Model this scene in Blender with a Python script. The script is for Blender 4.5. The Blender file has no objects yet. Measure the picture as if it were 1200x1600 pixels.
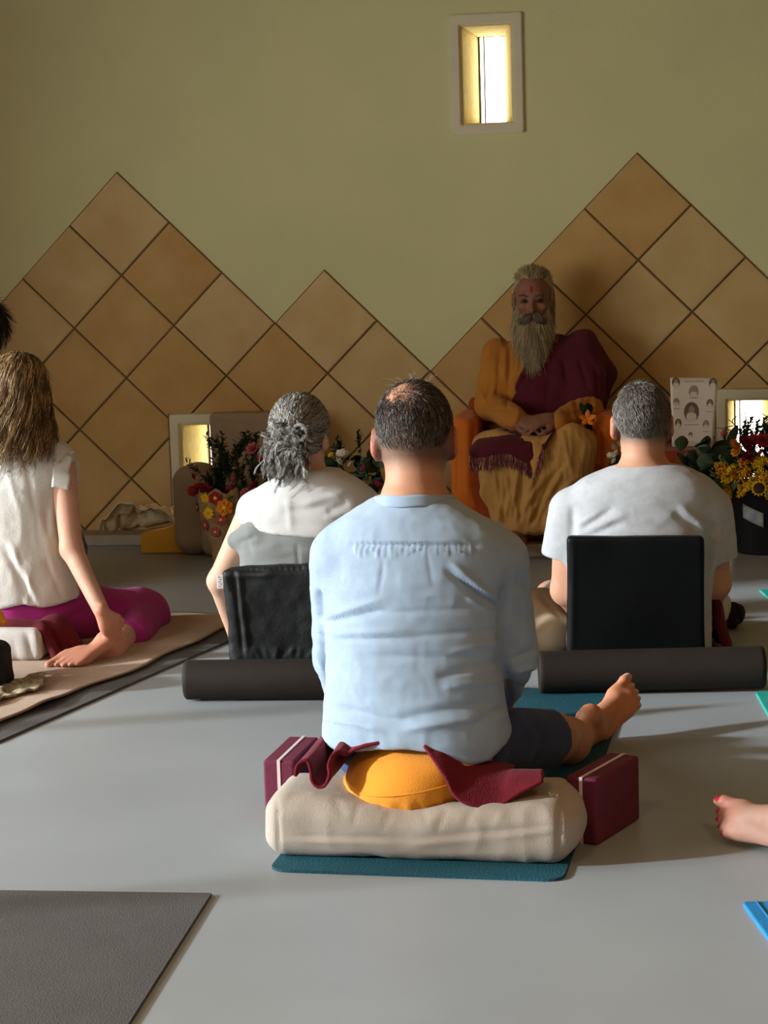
import bpy, bmesh, math, random
import numpy as np
from mathutils import Matrix, Vector
rng = np.random.default_rng(11)
random.seed(5)
SC = bpy.context.scene
COL = SC.collection

# ------------------------------------------------------------------ camera
PITCH, YAW, ROLL = math.radians(7.723), math.radians(-7.265), math.radians(-1.769)
FPX, CAMH, WALLY = 3000.0, 1.31, 8.737
_c, _s = math.cos(YAW), math.sin(YAW)
FW = np.array([_s * math.cos(PITCH), _c * math.cos(PITCH), -math.sin(PITCH)])
_r0 = np.array([_c, -_s, 0.0]); _u0 = np.cross(_r0, FW)
RT = math.cos(ROLL) * _r0 + math.sin(ROLL) * _u0
UPV = -math.sin(ROLL) * _r0 + math.cos(ROLL) * _u0
CAM = np.array([0, 0, CAMH])
cd = bpy.data.cameras.new('camera'); cam = bpy.data.objects.new('camera', cd); COL.objects.link(cam)
cd.sensor_fit = 'VERTICAL'; cd.sensor_height = 24.0; cd.lens = 24.0 * FPX / 1600.0
cd.clip_start = 0.05
M = Matrix(((RT[0], UPV[0], -FW[0], 0), (RT[1], UPV[1], -FW[1], 0), (RT[2], UPV[2], -FW[2], CAMH), (0, 0, 0, 1)))
cam.matrix_world = M
SC.camera = cam

# ------------------------------------------------------------------ light
SC.view_settings.view_transform = 'Standard'; SC.view_settings.look = 'None'
SC.view_settings.gamma = 1.0; SC.view_settings.use_curve_mapping = False
SC.view_settings.exposure = EXPOSURE = 0.0
world = bpy.data.worlds.new('sky'); SC.world = world; world.use_nodes = True
_bg = world.node_tree.nodes['Background']
_bg.inputs['Color'].default_value = (1.0, 0.95, 0.86, 1); _bg.inputs['Strength'].default_value = 7.0
SUN_AZ, SUN_EL = math.radians(17), math.radians(16)
sd = bpy.data.lights.new('sun', 'SUN'); sd.energy = 5.9; sd.angle = math.radians(3.0); sd.color = (0.96, 0.985, 1.0)
sun = bpy.data.objects.new('sun', sd); COL.objects.link(sun)
_d = Vector((math.cos(SUN_AZ) * math.cos(SUN_EL), math.sin(SUN_AZ) * math.cos(SUN_EL), -math.sin(SUN_EL)))
sun.rotation_euler = _d.to_track_quat('-Z', 'Y').to_euler()
sun.location = (-8, 2, 5)
LX, RX, BY, CZ = -3.6, 3.4, -1.6, 3.5          # room: left wall, right wall, rear wall, ceiling
OY0, OY1, OZ0, OZ1 = 1.3, 6.15, 0.45, 2.2     # glazed opening in the left wall
for _x, _y in ((1.2, 1.2), (-1.2, 1.2)):                     # added unseen warm fill near the ceiling, to brown the shade
    _l = bpy.data.lights.new('warm_fill', 'AREA'); _l.shape = 'DISK'; _l.size = 0.9; _l.energy = 24; _l.color = (1.0, 0.66, 0.34)
    _lo = bpy.data.objects.new('warm_fill', _l); COL.objects.link(_lo); _lo.location = (_x, _y, CZ - 0.05)
pd = bpy.data.lights.new('daylight_portal', 'AREA'); pd.shape = 'RECTANGLE'; pd.size = OY1 - OY0; pd.size_y = OZ1 - OZ0
pd.cycles.is_portal = True
po = bpy.data.objects.new('daylight_portal', pd); COL.objects.link(po)
po.matrix_world = Matrix.Translation((LX - 0.1, (OY0 + OY1) / 2, (OZ0 + OZ1) / 2)) @ Matrix(((0, 0, -1, 0), (1, 0, 0, 0), (0, 1, 0, 0), (0, 0, 0, 1)))

# ------------------------------------------------------------------ pixel <-> world
def ray(x, y): return FW + (x - 600) / FPX * RT - (y - 800) / FPX * UPV
def gz(x, y, z=0.0):
    d = ray(x, y); return CAM + d * (z - CAMH) / d[2]
def P(x, y, Y):
    d = ray(x, y); return CAM + d * Y / d[1]
def pix(V):
    v = np.asarray(V, float) - CAM; w = v @ FW
    return np.stack([600 + FPX * (v @ RT) / w, 800 - FPX * (v @ UPV) / w], -1)

# ------------------------------------------------------------------ materials
def lin(c): return tuple(((x / 255 + 0.055) / 1.055) ** 2.4 if x > 10 else x / 255 / 12.92 for x in c)
MATS = {}
def mat(name, col, rough=0.85, var=0.12, vscale=6.0, bump=0.0, bscale=200.0, sheen=0.0, sss=0.0, attr=False, spec=0.3,
        metal=0.0, detail=3.0, weave=0.0, trans=0.0, col2=None, stretch=None):
    m = bpy.data.materials.new(name); MATS[name] = m; m.use_nodes = True
    nt = m.node_tree; N = nt.nodes; L = nt.links; b = N['Principled BSDF']
    tc = N.new('ShaderNodeTexCoord'); mp = N.new('ShaderNodeMapping'); L.new(tc.outputs['Object'], mp.inputs[0])
    if stretch: mp.inputs['Scale'].default_value = stretch
    n1 = N.new('ShaderNodeTexNoise'); n1.inputs['Scale'].default_value = vscale; n1.inputs['Detail'].default_value = detail
    oi = N.new('ShaderNodeObjectInfo'); ml = N.new('ShaderNodeMath'); ml.operation = 'MULTIPLY'; ml.inputs[1].default_value = 37.0
    L.new(oi.outputs['Random'], ml.inputs[0]); L.new(ml.outputs[0], mp.inputs['Location'])
    L.new(mp.outputs[0], n1.inputs['Vector'])
    mix = N.new('ShaderNodeMix'); mix.data_type = 'RGBA'; mix.blend_type = 'MIX'
    ramp = N.new('ShaderNodeMapRange'); ramp.inputs[1].default_value = 0.3; ramp.inputs[2].default_value = 0.7
    L.new(n1.outputs['Fac'], ramp.inputs[0]); L.new(ramp.outputs[0], mix.inputs['Factor'])
    if attr:
        at = N.new('ShaderNodeAttribute'); at.attribute_name = 'tint'
        hv = N.new('ShaderNodeHueSaturation'); hv.inputs['Value'].default_value = 1 - var
        L.new(at.outputs['Color'], hv.inputs['Color']); L.new(hv.outputs[0], mix.inputs['A']); L.new(at.outputs['Color'], mix.inputs['B'])
    else:
        c2 = col2 if col2 else tuple(x * (1 - var) for x in col)
        mix.inputs['A'].default_value = (*c2, 1); mix.inputs['B'].default_value = (*col, 1)
    L.new(mix.outputs['Result'], b.inputs['Base Color'])
    b.inputs['Roughness'].default_value = rough; b.inputs['Specular IOR Level'].default_value = spec
    b.inputs['Metallic'].default_value = metal
    if sheen: b.inputs['Sheen Weight'].default_value = sheen; b.inputs['Sheen Roughness'].default_value = 0.5
    if sss:
        b.inputs['Subsurface Weight'].default_value = sss; b.inputs['Subsurface Radius'].default_value = (1.0, 0.35, 0.18); b.inputs['Subsurface Scale'].default_value = 0.008
    if trans: b.inputs['Transmission Weight'].default_value = trans
    prev = None
    if bump:
        n2 = N.new('ShaderNodeTexNoise'); n2.inputs['Scale'].default_value = bscale; n2.inputs['Detail'].default_value = 4
        L.new(mp.outputs[0], n2.inputs['Vector'])
        bp = N.new('ShaderNodeBump'); bp.inputs['Strength'].default_value = bump; bp.inputs['Distance'].default_value = 0.004
        L.new(n2.outputs['Fac'], bp.inputs['Height']); prev = bp
    if weave:
        wv = N.new('ShaderNodeTexWave'); wv.inputs['Scale'].default_value = weave; wv.inputs['Distortion'].default_value = 3; wv.bands_direction = 'DIAGONAL'
        L.new(mp.outputs[0], wv.inputs['Vector'])
        bp2 = N.new('ShaderNodeBump'); bp2.inputs['Strength'].default_value = 0.25; bp2.inputs['Distance'].default_value = 0.002
        L.new(wv.outputs['Fac'], bp2.inputs['Height'])
        if prev: L.new(prev.outputs[0], bp2.inputs['Normal'])
        prev = bp2
    if prev: L.new(prev.outputs[0], b.inputs['Normal'])
    return m

# ------------------------------------------------------------------ objects
ORG = {}
def tag(o, label=None, cat=None, group=None, kind=None):
    if label: o['label'] = label
    if cat: o['category'] = cat
    if group: o['group'] = group
    if kind: o['kind'] = kind
    return o
def thing(name, label, cat, loc, group=None):
    o = bpy.data.objects.new(name, None); COL.objects.link(o); o.location = loc; o.empty_display_size = 0.1
    ORG[o] = np.array(loc, float); return tag(o, label, cat, group)
def add(name, V, F, m, parent=None, tint=None, smooth=True, base=None):
    V = np.asarray(V, float)
    if parent is not None: org = ORG[parent]
    else: org = np.array(base, float) if base is not None else np.array([(V[:, 0].min() + V[:, 0].max()) / 2, (V[:, 1].min() + V[:, 1].max()) / 2, V[:, 2].min()])
    me = bpy.data.meshes.new(name)
    me.from_pydata((V - org).tolist(), [], F.tolist() if isinstance(F, np.ndarray) else F)
    me.materials.append(m)
    if smooth: me.polygons.foreach_set('use_smooth', [True] * len(me.polygons))
    if tint is not None:
        a = me.color_attributes.new('tint', 'FLOAT_COLOR', 'POINT'); t = np.ones((len(V), 4)); t[:, :3] = tint
        a.data.foreach_set('color', t.ravel().astype(np.float32))
    me.update()
    o = bpy.data.objects.new(name, me); COL.objects.link(o)
    if parent is not None: o.parent = parent
    else: o.location = org
    ORG[o] = org
    return o
def inst(src, name, parent, loc, rot=(0, 0, 0), scale=1.0, m=None):
    """another object sharing src's mesh, at a world place, under parent"""
    o = src.copy()
    o.name = name
    if m is not None:
        o.data = src.data.copy(); o.data.materials.clear(); o.data.materials.append(m)
    COL.objects.link(o); o.parent = parent
    org = np.array(loc, float); o.location = org - (ORG[parent] if parent is not None else 0); ORG[o] = org
    o.rotation_euler = rot; o.scale = (scale,) * 3 if not hasattr(scale, '__len__') else scale
    return o
def bmarr(bm):
    bm.verts.index_update()
    V = np.array([v.co[:] for v in bm.verts]); F = [[v.index for v in f.verts] for f in bm.faces]; bm.free(); return V, F
def boxm(size, bev=0.0, seg=2, c=(0, 0, 0), rz=0.0, base=None):
    bm = bmesh.new(); bmesh.ops.create_cube(bm, size=1.0)
    for v in bm.verts: v.co = Vector((v.co.x * size[0], v.co.y * size[1], v.co.z * size[2]))
    if bev: bmesh.ops.bevel(bm, geom=bm.edges[:], offset=bev, segments=seg, profile=0.5, affect='EDGES')
    V, F = bmarr(bm)
    cr, sr = math.cos(rz), math.sin(rz)
    V = np.stack([V[:, 0] * cr - V[:, 1] * sr, V[:, 0] * sr + V[:, 1] * cr, V[:, 2]], 1) + np.array(c)
    return V, F
def merge(*vf):
    Vs, Fs, n = [], [], 0
    for V, F in vf:
        Vs.append(np.asarray(V, float)); Fs += [[i + n for i in f] for f in (F.tolist() if isinstance(F, np.ndarray) else F)]; n += len(V)
    return np.concatenate(Vs), Fs
def grid_sheet(G, thick=0.004):
    """G (nu,nv,3) -> closed thin sheet"""
    nu, nv = G.shape[:2]
    du = np.gradient(G, axis=0); dv = np.gradient(G, axis=1); n = np.cross(du, dv); n /= np.linalg.norm(n, axis=-1, keepdims=True) + 1e-9
    A = (G + n * thick / 2).reshape(-1, 3); B = (G - n * thick / 2).reshape(-1, 3); k = nu * nv
    id_ = np.arange(k).reshape(nu, nv)
    q = np.stack([id_[:-1, :-1], id_[1:, :-1], id_[1:, 1:], id_[:-1, 1:]], -1).reshape(-1, 4)
    F = [q, q[:, ::-1] + k]
    for e in (id_[0, :], id_[-1, ::-1], id_[::-1, 0], id_[:, -1]):
        F.append(np.stack([e[:-1], e[1:], e[1:] + k, e[:-1] + k], 1))
    return np.concatenate([A, B]), np.concatenate(F)
def tubem(pts, r, n=8, caps=True):
    pts = np.asarray(pts, float); k = len(pts); r = np.broadcast_to(np.asarray(r, float), (k,))
    t = np.gradient(pts, axis=0); t /= np.linalg.norm(t, axis=1, keepdims=True) + 1e-9
    ref = np.array([0.0, 0.0, 1.0]) if abs(t[:, 2]).mean() < 0.8 else np.array([1.0, 0, 0])
    a = np.cross(t, ref); a /= np.linalg.norm(a, axis=1, keepdims=True) + 1e-9; b = np.cross(t, a)
    th = np.arange(n) * 2 * math.pi / n
    V = (pts[:, None] + r[:, None, None] * (a[:, None] * np.cos(th)[None, :, None] + b[:, None] * np.sin(th)[None, :, None])).reshape(-1, 3)
    F = []
    for i in range(k - 1):
        for j in range(n): F.append([i * n + j, i * n + (j + 1) % n, (i + 1) * n + (j + 1) % n, (i + 1) * n + j])
    if caps: F.append(list(range(n))[::-1]); F.append([(k - 1) * n + j for j in range(n)])
    return V, F
def lathe(prof, n=32, c=(0, 0, 0), cap=True):
    V = []; F = []
    for r, z in prof:
        for j in range(n):
            a = 2 * math.pi * j / n; V.append((c[0] + r * math.cos(a), c[1] + r * math.sin(a), c[2] + z))
    for i in range(len(prof) - 1):
        for j in range(n): F.append([i * n + j, i * n + (j + 1) % n, (i + 1) * n + (j + 1) % n, (i + 1) * n + j])
    if cap: F.append(list(range(n))[::-1]); F.append([(len(prof) - 1) * n + j for j in range(n)])
    return np.array(V), F
def catmull(pts, n):
    pts = np.asarray(pts, float); k = len(pts); t = np.linspace(0, k - 1, n); i = np.clip(t.astype(int), 0, k - 2); u = (t - i)[:, None]
    p0 = pts[np.maximum(i - 1, 0)]; p1 = pts[i]; p2 = pts[i + 1]; p3 = pts[np.minimum(i + 2, k - 1)]
    return 0.5 * (2 * p1 + (p2 - p0) * u + (2 * p0 - 5 * p1 + 4 * p2 - p3) * u ** 2 + (3 * p1 - p0 - 3 * p2 + p3) * u ** 3)

# ------------------------------------------------------------------ value noise
_tab = rng.random((32, 32, 32)).astype(np.float32) * 2 - 1
def vn(p, s=1.0):
    q = np.asarray(p) * s + 100.3; i = np.floor(q).astype(int); f = q - i; f = f * f * (3 - 2 * f); i %= 32; j = (i + 1) % 32
    def g(a, b, c): return _tab[a, b, c]
    x0, y0, z0, x1, y1, z1 = i[..., 0], i[..., 1], i[..., 2], j[..., 0], j[..., 1], j[..., 2]
    fx, fy, fz = f[..., 0], f[..., 1], f[..., 2]
    return ((g(x0, y0, z0) * (1 - fx) + g(x1, y0, z0) * fx) * (1 - fy) + (g(x0, y1, z0) * (1 - fx) + g(x1, y1, z0) * fx) * fy) * (1 - fz) + \
           ((g(x0, y0, z1) * (1 - fx) + g(x1, y0, z1) * fx) * (1 - fy) + (g(x0, y1, z1) * (1 - fx) + g(x1, y1, z1) * fx) * fy) * fz

# ------------------------------------------------------------------ signed distance shapes
def nrm(v): v = np.asarray(v, float); return v / np.linalg.norm(v)
def axes(t, n):
    """columns: x, y(=t), z(~n)"""
    y = nrm(t); z = np.asarray(n, float); z = nrm(z - y * (z @ y)); return np.stack([np.cross(y, z), y, z], 1)
def ln(v): return np.sqrt(np.einsum('...i,...i->...', v, v))
def sph(p, c, r): return ln(p - np.asarray(c)) - r
def ell(p, c, r, A=None):
    q = p - np.asarray(c)
    if A is not None: q = q @ A
    r = np.asarray(r, float); k0 = ln(q / r); k1 = ln(q / (r * r)) + 1e-9
    return k0 * (k0 - 1) / k1
def rc(p, a, b, ra, rb):
    a = np.asarray(a, float); ba = np.asarray(b, float) - a; pa = p - a
    t = np.clip(pa @ ba / (ba @ ba + 1e-12), 0, 1)
    return ln(pa - t[..., None] * ba) - (ra + t * (rb - ra))
def rbox(p, c, h, r, A=None):
    q = p - np.asarray(c)
    if A is not None: q = q @ A
    q = np.abs(q) - (np.asarray(h, float) - r)
    return ln(np.maximum(q, 0)) + np.minimum(q.max(-1), 0) - r
def smin(a, b, k):
    h = np.maximum(k - np.abs(a - b), 0) / k; return np.minimum(a, b) - h * h * k * 0.25
def smax(a, b, k): return -smin(-a, -b, k)
def su(k, *ds):
    r = ds[0]
    for d in ds[1:]: r = smin(r, d, k)
    return r
def limb(p, pts, rads, k=0.02):
    r = None
    for i in range(len(pts) - 1):
        d = rc(p, pts[i], pts[i + 1], rads[i], rads[i + 1]); r = d if r is None else smin(r, d, k)
    return r
class Loft:
    """rows: (z, cx, cy, rx, ry), stacked ellipses"""
    def __init__(s, rows, n=2.4, m=80):
        rows = np.asarray(sorted(rows), float); s.n = n
        R = catmull(rows, m); z = np.maximum.accumulate(R[:, 0]); s.R = R; s.z = z
    def __call__(s, p, cap=0.02):
        z = p[..., 2]; zc = np.clip(z, s.z[0], s.z[-1])
        cx, cy, rx, ry = (np.interp(zc, s.z, s.R[:, i]) for i in (1, 2, 3, 4))
        e = (np.abs(p[..., 0] - cx) / rx) ** s.n + (np.abs(p[..., 1] - cy) / ry) ** s.n
        d = (e ** (1 / s.n) - 1) * np.minimum(rx, ry)
        return smax(d, np.maximum(s.z[0] - z, z - s.z[-1]), cap)
def pxrows(rows):
    out = []
    for py, xl, xr, Y, ry in rows:
        a = P(xl, py, Y); b = P(xr, py, Y); out.append(((a[2] + b[2]) / 2, (a[0] + b[0]) / 2, Y, (b[0] - a[0]) / 2, ry))
    return out
def near(p, c, r, fn):
    """evaluate fn only near a sphere"""
    d = ln(p - np.asarray(c)) - r; d = np.maximum(d, 0.012) if np.isscalar(d) else d
    m = d < 0.035; out = np.maximum(d, 0.012)
    if m.any(): out[m] = fn(p[m])
    return out

def surf(fn, lo, hi, h, smooth=1):
    lo = np.asarray(lo, float); hi = np.asarray(hi, float); B = 6
    nb = np.ceil((hi - lo) / (h * B)).astype(int) + 1; n = nb * B
    bc = np.stack(np.meshgrid(*[lo[i] + (np.arange(nb[i]) * B + (B - 1) / 2) * h for i in range(3)], indexing='ij'), -1)
    dc = fn(bc.reshape(-1, 3)).reshape(nb)
    val = np.where(dc < 0, -1.0, 1.0).astype(np.float32)
    val = val.repeat(B, 0).repeat(B, 1).repeat(B, 2)
    act = np.argwhere(np.abs(dc) < B * h * 1.35)
    off = np.stack(np.meshgrid(*[np.arange(B)] * 3, indexing='ij'), -1).reshape(-1, 3)
    for s in range(0, len(act), 3000):
        idx = (act[s:s + 3000, None] * B + off[None]).reshape(-1, 3)
        val[idx[:, 0], idx[:, 1], idx[:, 2]] = fn(lo + idx * h)
    ins = val < 0
    cn = [ins[dx:n[0] - 1 + dx, dy:n[1] - 1 + dy, dz:n[2] - 1 + dz] for dx in (0, 1) for dy in (0, 1) for dz in (0, 1)]
    a = cn[0].copy(); o = cn[0].copy()
    for c in cn[1:]: a &= c; o |= c
    cells = np.argwhere(o & ~a)
    C8 = np.array([(dx, dy, dz) for dx in (0, 1) for dy in (0, 1) for dz in (0, 1)])
    ci = cells[:, None] + C8[None]; v8 = val[ci[..., 0], ci[..., 1], ci[..., 2]].astype(float)
    acc = np.zeros((len(cells), 3)); cnt = np.zeros(len(cells))
    for i in range(8):
        for ax in range(3):
            if C8[i][ax]: continue
            j = i + (4, 2, 1)[ax]; va, vb = v8[:, i], v8[:, j]; m = (va < 0) != (vb < 0)
            t = np.where(m, va / np.where(m, va - vb, 1), 0)
            pt = C8[i][None] + t[:, None] * (C8[j] - C8[i])[None]; acc[m] += pt[m]; cnt[m] += 1
    V = lo + (cells + acc / cnt[:, None]) * h
    vid = np.full(n - 1, -1, np.int32); vid[cells[:, 0], cells[:, 1], cells[:, 2]] = np.arange(len(cells))
    Fs = []
    for ax in range(3):
        b, c = (ax + 1) % 3, (ax + 2) % 3
        sl0 = [slice(None)] * 3; sl1 = [slice(None)] * 3; sl0[ax] = slice(0, n[ax] - 1); sl1[ax] = slice(1, n[ax])
        ch = np.argwhere(ins[tuple(sl0)] != ins[tuple(sl1)])
        ch = ch[(ch[:, b] > 0) & (ch[:, c] > 0) & (ch[:, b] < n[b] - 1) & (ch[:, c] < n[c] - 1)]
        def cell(db, dc_):
            q = ch.copy(); q[:, b] -= db; q[:, c] -= dc_; return vid[q[:, 0], q[:, 1], q[:, 2]]
        quad = np.stack([cell(1, 1), cell(0, 1), cell(0, 0), cell(1, 0)], 1)
        flip = ~ins[ch[:, 0], ch[:, 1], ch[:, 2]]
        quad[flip] = quad[flip][:, ::-1]
        Fs.append(quad[(quad >= 0).all(1)])
    F = np.concatenate(Fs)
    E = np.concatenate([F[:, [0, 1]], F[:, [1, 2]], F[:, [2, 3]], F[:, [3, 0]]])
    for k in range(smooth):
        s = np.zeros_like(V); c = np.zeros(len(V))
        for d in range(3): s[:, d] = np.bincount(E[:, 0], V[E[:, 1], d], len(V)) + np.bincount(E[:, 1], V[E[:, 0], d], len(V))
        c = np.bincount(E[:, 0], minlength=len(V)) + np.bincount(E[:, 1], minlength=len(V))
        V = V * 0.4 + 0.6 * s / np.maximum(c, 1)[:, None]
    return V, F
def vnormals(V, F):
    F = np.asarray(F); n = np.cross(V[F[:, 2]] - V[F[:, 0]], V[F[:, 3]] - V[F[:, 1]]); o = np.zeros_like(V)
    for j in range(4):
        for d in range(3): o[:, d] += np.bincount(F[:, j], n[:, d], len(V))
    return o / (np.linalg.norm(o, axis=1, keepdims=True) + 1e-12)
def folds(V, F, segs, noise=(), side=-1):
    """press creases (segments seen from the front row, width and depth in metres*) and soft rumples into cloth"""
    N = vnormals(V, F); q = pix(V); d = np.zeros(len(V)); facing = np.clip(-(N @ FW) * 3, 0, 1)
    for x0, y0, x1, y1, w, a in segs:
        A = np.array([x0, y0], float); b = np.array([x1, y1], float) - A; t = np.clip((q - A) @ b / (b @ b), 0, 1)
        dist = np.linalg.norm(q - A - t[:, None] * b, axis=1)
        d += facing * a * np.exp(-(dist / w) ** 2) * np.clip(1.15 - np.abs(2 * t - 1) ** 3, 0, 1)
    for sx, sy, sz, a, *rg in noise:
        v = vn(V * np.array([sx, sy, sz]) + 1.7 * vn(V * 9)[:, None] * .35); d += a * ((1 - np.abs(v) * 2.6) if rg else v)
    return V + N * d[:, None]

# ------------------------------------------------------------------ anatomy
def head_sdf(p, o, A, s=1.0, female=False):
    q = ((p - np.asarray(o)) @ A) / s
    d = ell(q, (0, -.01, .035), (.077, .097, .088))
    d = smin(d, ell(q, (0, .022, -.03), (.062, .068, .08)), .03)
    d = smin(d, rc(q, (-.018, .07, -.088), (.018, .07, -.088), .02, .02), .035)
    d = smin(d, rc(q, (0, .088, .012), (0, .108, -.03), .007, .012), .012)
    d = smin(d, rc(q, (-.012, .1, -.032), (.012, .1, -.032), .007, .007), .008)
    d = smin(d, rc(q, (-.038, .08, .032), (.038, .08, .032), .01, .01), .018)
    for sx in (-1, 1):
        d = smax(d, -sph(q, (sx * .032, .103, .008), .017), .012)
        d = smin(d, sph(q, (sx * .031, .078, .008), .013), .004)
        d = smin(d, ell(q, (sx * .045, .068, -.02), (.02, .02, .018)), .02)
        c, s_ = math.cos(sx * .45), math.sin(sx * .45)
        Ae = np.array([[c, s_, 0], [-s_, c, 0], [0, 0, 1.0]])
        ear = ell(q, (sx * .083, -.012, -.004), (.012, .02, .033), Ae)
        ear = smax(ear, -ell(q, (sx * .096, -.004, 0), (.009, .011, .02), Ae), .006)
        ear = smin(ear, ell(q, (sx * .079, -.002, -.034), (.008, .009, .011)), .01)
        d = smin(d, ear, .01)
    d = smin(d, ell(q, (0, .09, -.06), (.023, .011, .005)), .006)
    d = smin(d, ell(q, (0, .088, -.071), (.019, .011, .006)), .006)
    return d * s
def hand_sdf(p, o, A, s=1.0, thumb=1, curl=.35, spread=1.0):
    q = ((p - np.asarray(o)) @ A) / s
    d = ell(q, (0, .05, 0), (.041, .052, .017)); d = smin(d, rc(q, (0, -.02, 0), (0, .03, 0), .024, .028), .02)
    for i, (x, y, L, r) in enumerate(((-.03, .083, .062, .0085), (-.0105, .09, .074, .009), (.0105, .09, .07, .009), (.03, .082, .056, .008))):
        x *= -thumb; a = np.array([x, y - .012, 0]); ang = 0.1
        for k, f in enumerate((.45, .32, .23)):
            ang += curl * (1, 1.1, .7)[k]; b = a + L * f * np.array([x * 2.0 * spread, math.cos(ang), -math.sin(ang)])
            d = smin(d, rc(q, a, b, r * (1.05, .98, .9)[k], r * (.98, .9, .8)[k]), .004 if k else .008); a = b
    t0, t1, t2, t3 = (thumb * .022, .012, -.006), (thumb * .05, .045, -.014), (thumb * .06, .072, -.022), (thumb * .058, .092, -.03)
    d = smin(d, rc(q, t0, t1, .016, .012), .012); d = smin(d, rc(q, t1, t2, .0115, .0105), .005); d = smin(d, rc(q, t2, t3, .0105, .008), .004)
    return d * s
TOES = ((-.031, .198, .046, .0145), (-.007, .2, .034, .0098), (.0115, .195, .031, .0093), (.028, .186, .028, .009), (.0425, .174, .024, .0088))
def foot_sdf(p, o, A, s=1.0, big=-1):
    """heel at o, toes along +y, top of the foot +z; big=-1 puts the big toe on -x"""
    q = ((p - np.asarray(o)) @ A) / s; q = q * np.array([-big, 1, 1.0])
    d = ell(q, (0, .033, .03), (.03, .036, .031)); d = smin(d, rc(q, (0, .045, .06), (-.004, .15, .03), .035, .025), .03)
    d = smin(d, ell(q, (.004, .165, .02), (.045, .05, .019)), .025); d = smin(d, rc(q, (-.028, .175, .018), (-.03, .19, .017), .018, .016), .015)
    d = smin(d, rc(q, (.026, .06, .02), (.034, .16, .016), .022, .016), .02)
    for sx in (-1, 1): d = smin(d, sph(q, (sx * .03, .035, .085 if sx < 0 else .078), .012), .016)
    d = smin(d, rc(q, (0, .032, .07), (0, .03, .13), .036, .034), .03)
    for x, y, L, r in TOES:
        b = (x * 1.04, y + L * .6, r * 1.25); e = (x * 1.06, y + L, r * .9)
        d = smin(d, rc(q, (x * .98, y - .015, r), b, r * .95, r), .005); d = smin(d, rc(q, b, e, r, r * .85), .004)
    d = smax(d, -(q[..., 2] - .001), .006)
    return d * s
def toe_nails(V, o, A, s, big, tint, col):
    q = ((V - np.asarray(o)) @ A) / s * np.array([-big, 1, 1.0])
    for i, (x, y, L, r) in enumerate(TOES):
        c = np.array([x * 1.06, y + L * .95, r * 1.55]); m = ln((q - c) / np.array([r * .72, r * .8, r * .75])) < 1
        tint[m] = col
def skin_tint(V, base, amt=.1, red=.04):
    b = np.array(base); n = vn(V, 18) * .5 + vn(V, 60) * .3
    t = b[None] * (1 + amt * n[:, None]); t[:, 0] *= 1 + red * vn(V, 12); return np.clip(t, 0, 1)

# ------------------------------------------------------------------ hair
def strands(name, S, r, cols, m, parent, tip=.35):
    """S (n,k,3) strand centre lines -> one mesh of fine tapered three-sided hairs"""
    n, k = S.shape[:2]; T = np.gradient(S, axis=1); T /= ln(T)[..., None] + 1e-9
    R = rng.normal(size=(n, 1, 3)); a = np.cross(T, R); a /= ln(a)[..., None] + 1e-9; b = np.cross(T, a)
    rad = (np.broadcast_to(np.asarray(r, float).reshape(-1, 1), (n, k)) * np.linspace(1, tip, k)[None])[..., None]
    V = np.stack([S + rad * (a * math.cos(t) + b * math.sin(t)) for t in (0, 2.094, 4.189)], 2).reshape(-1, 3)
    i = np.arange(n)[:, None, None] * (k * 3) + np.arange(k - 1)[None, :, None] * 3; j = np.arange(3)[None, None]; j2 = (j + 1) % 3
    F = np.stack([i + j, i + j2, i + 3 + j2, i + 3 + j], -1).reshape(-1, 4)
    return add(name, V, F, m, parent, tint=np.repeat(cols, k * 3, 0))
def scalp(n, o, A, s, keep, inflate=1.0):
    """root points and normals on the cranium; keep(q) says where hair grows"""
    c = np.array((0, -.01, .035)); r = np.array((.077, .097, .088)) * inflate
    u = rng.normal(size=(n * 4, 3)); u /= ln(u)[:, None]; q = c + u * r; nn = u / r; nn /= ln(nn)[:, None]
    low = u[:, 2] < 0
    q[low, 1] *= 1 - .12 * np.abs(u[low, 2]); q[low, 0] *= 1 - .12 * u[low, 2] ** 2
    m = keep(q); q, nn = q[m][:n], nn[m][:n]
    return q, nn
def toworld(q, o, A, s): return np.asarray(o) + (q * s) @ A.T

# ================================================================== materials
PAINT = mat('cream_paint', (.73, .77, .44), .9, .06, 3, .25, 60)
SIDEP = mat('ochre_plaster', (.50, .28, .11), .9, .06, 2, .3, 60)
CEILM = mat('ceiling_boards', (.34, .21, .10), .8, .1, 3)
FLOORM = mat('grey_floor', (.35, .40, .435), .42, .1, 2.2, .05, 300, spec=.35, detail=6)
TRIMM = mat('plaster_trim', (.80, .79, .60), .85, .05, 8, .15, 80)
REVEALM = mat('rough_reveal', (.92, .80, .42), .95, .18, 30, .6, 120)
SASHM = mat('dark_sash', (.10, .09, .08), .6)
GROUTM = mat('grout', (.17, .12, .06), .95, .2, 40)
STONEM = mat('pale_stone', (.42, .38, .31), .8, .15, 12, .2, 90)
TILEM = [mat('terracotta_tile', c, .62, .3, 5, .2, 70, detail=5, col2=c2, spec=.25) for c, c2 in (
    ((.66, .50, .23), (.55, .375, .15)), ((.64, .455, .19), (.53, .34, .12)), ((.69, .55, .28), (.60, .43, .19)),
    ((.62, .435, .17), (.52, .325, .105)), ((.67, .535, .27), (.57, .42, .18)))]
GLASSM = bpy.data.materials.new('window_glass'); GLASSM.use_nodes = True
_nt = GLASSM.node_tree; _b = _nt.nodes['Principled BSDF']; _t = _nt.nodes.new('ShaderNodeBsdfTransparent'); _g = _nt.nodes.new('ShaderNodeBsdfGlossy'); _mx = _nt.nodes.new('ShaderNodeMixShader')
_g.inputs['Roughness'].default_value = .02; _mx.inputs[0].default_value = .05
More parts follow.
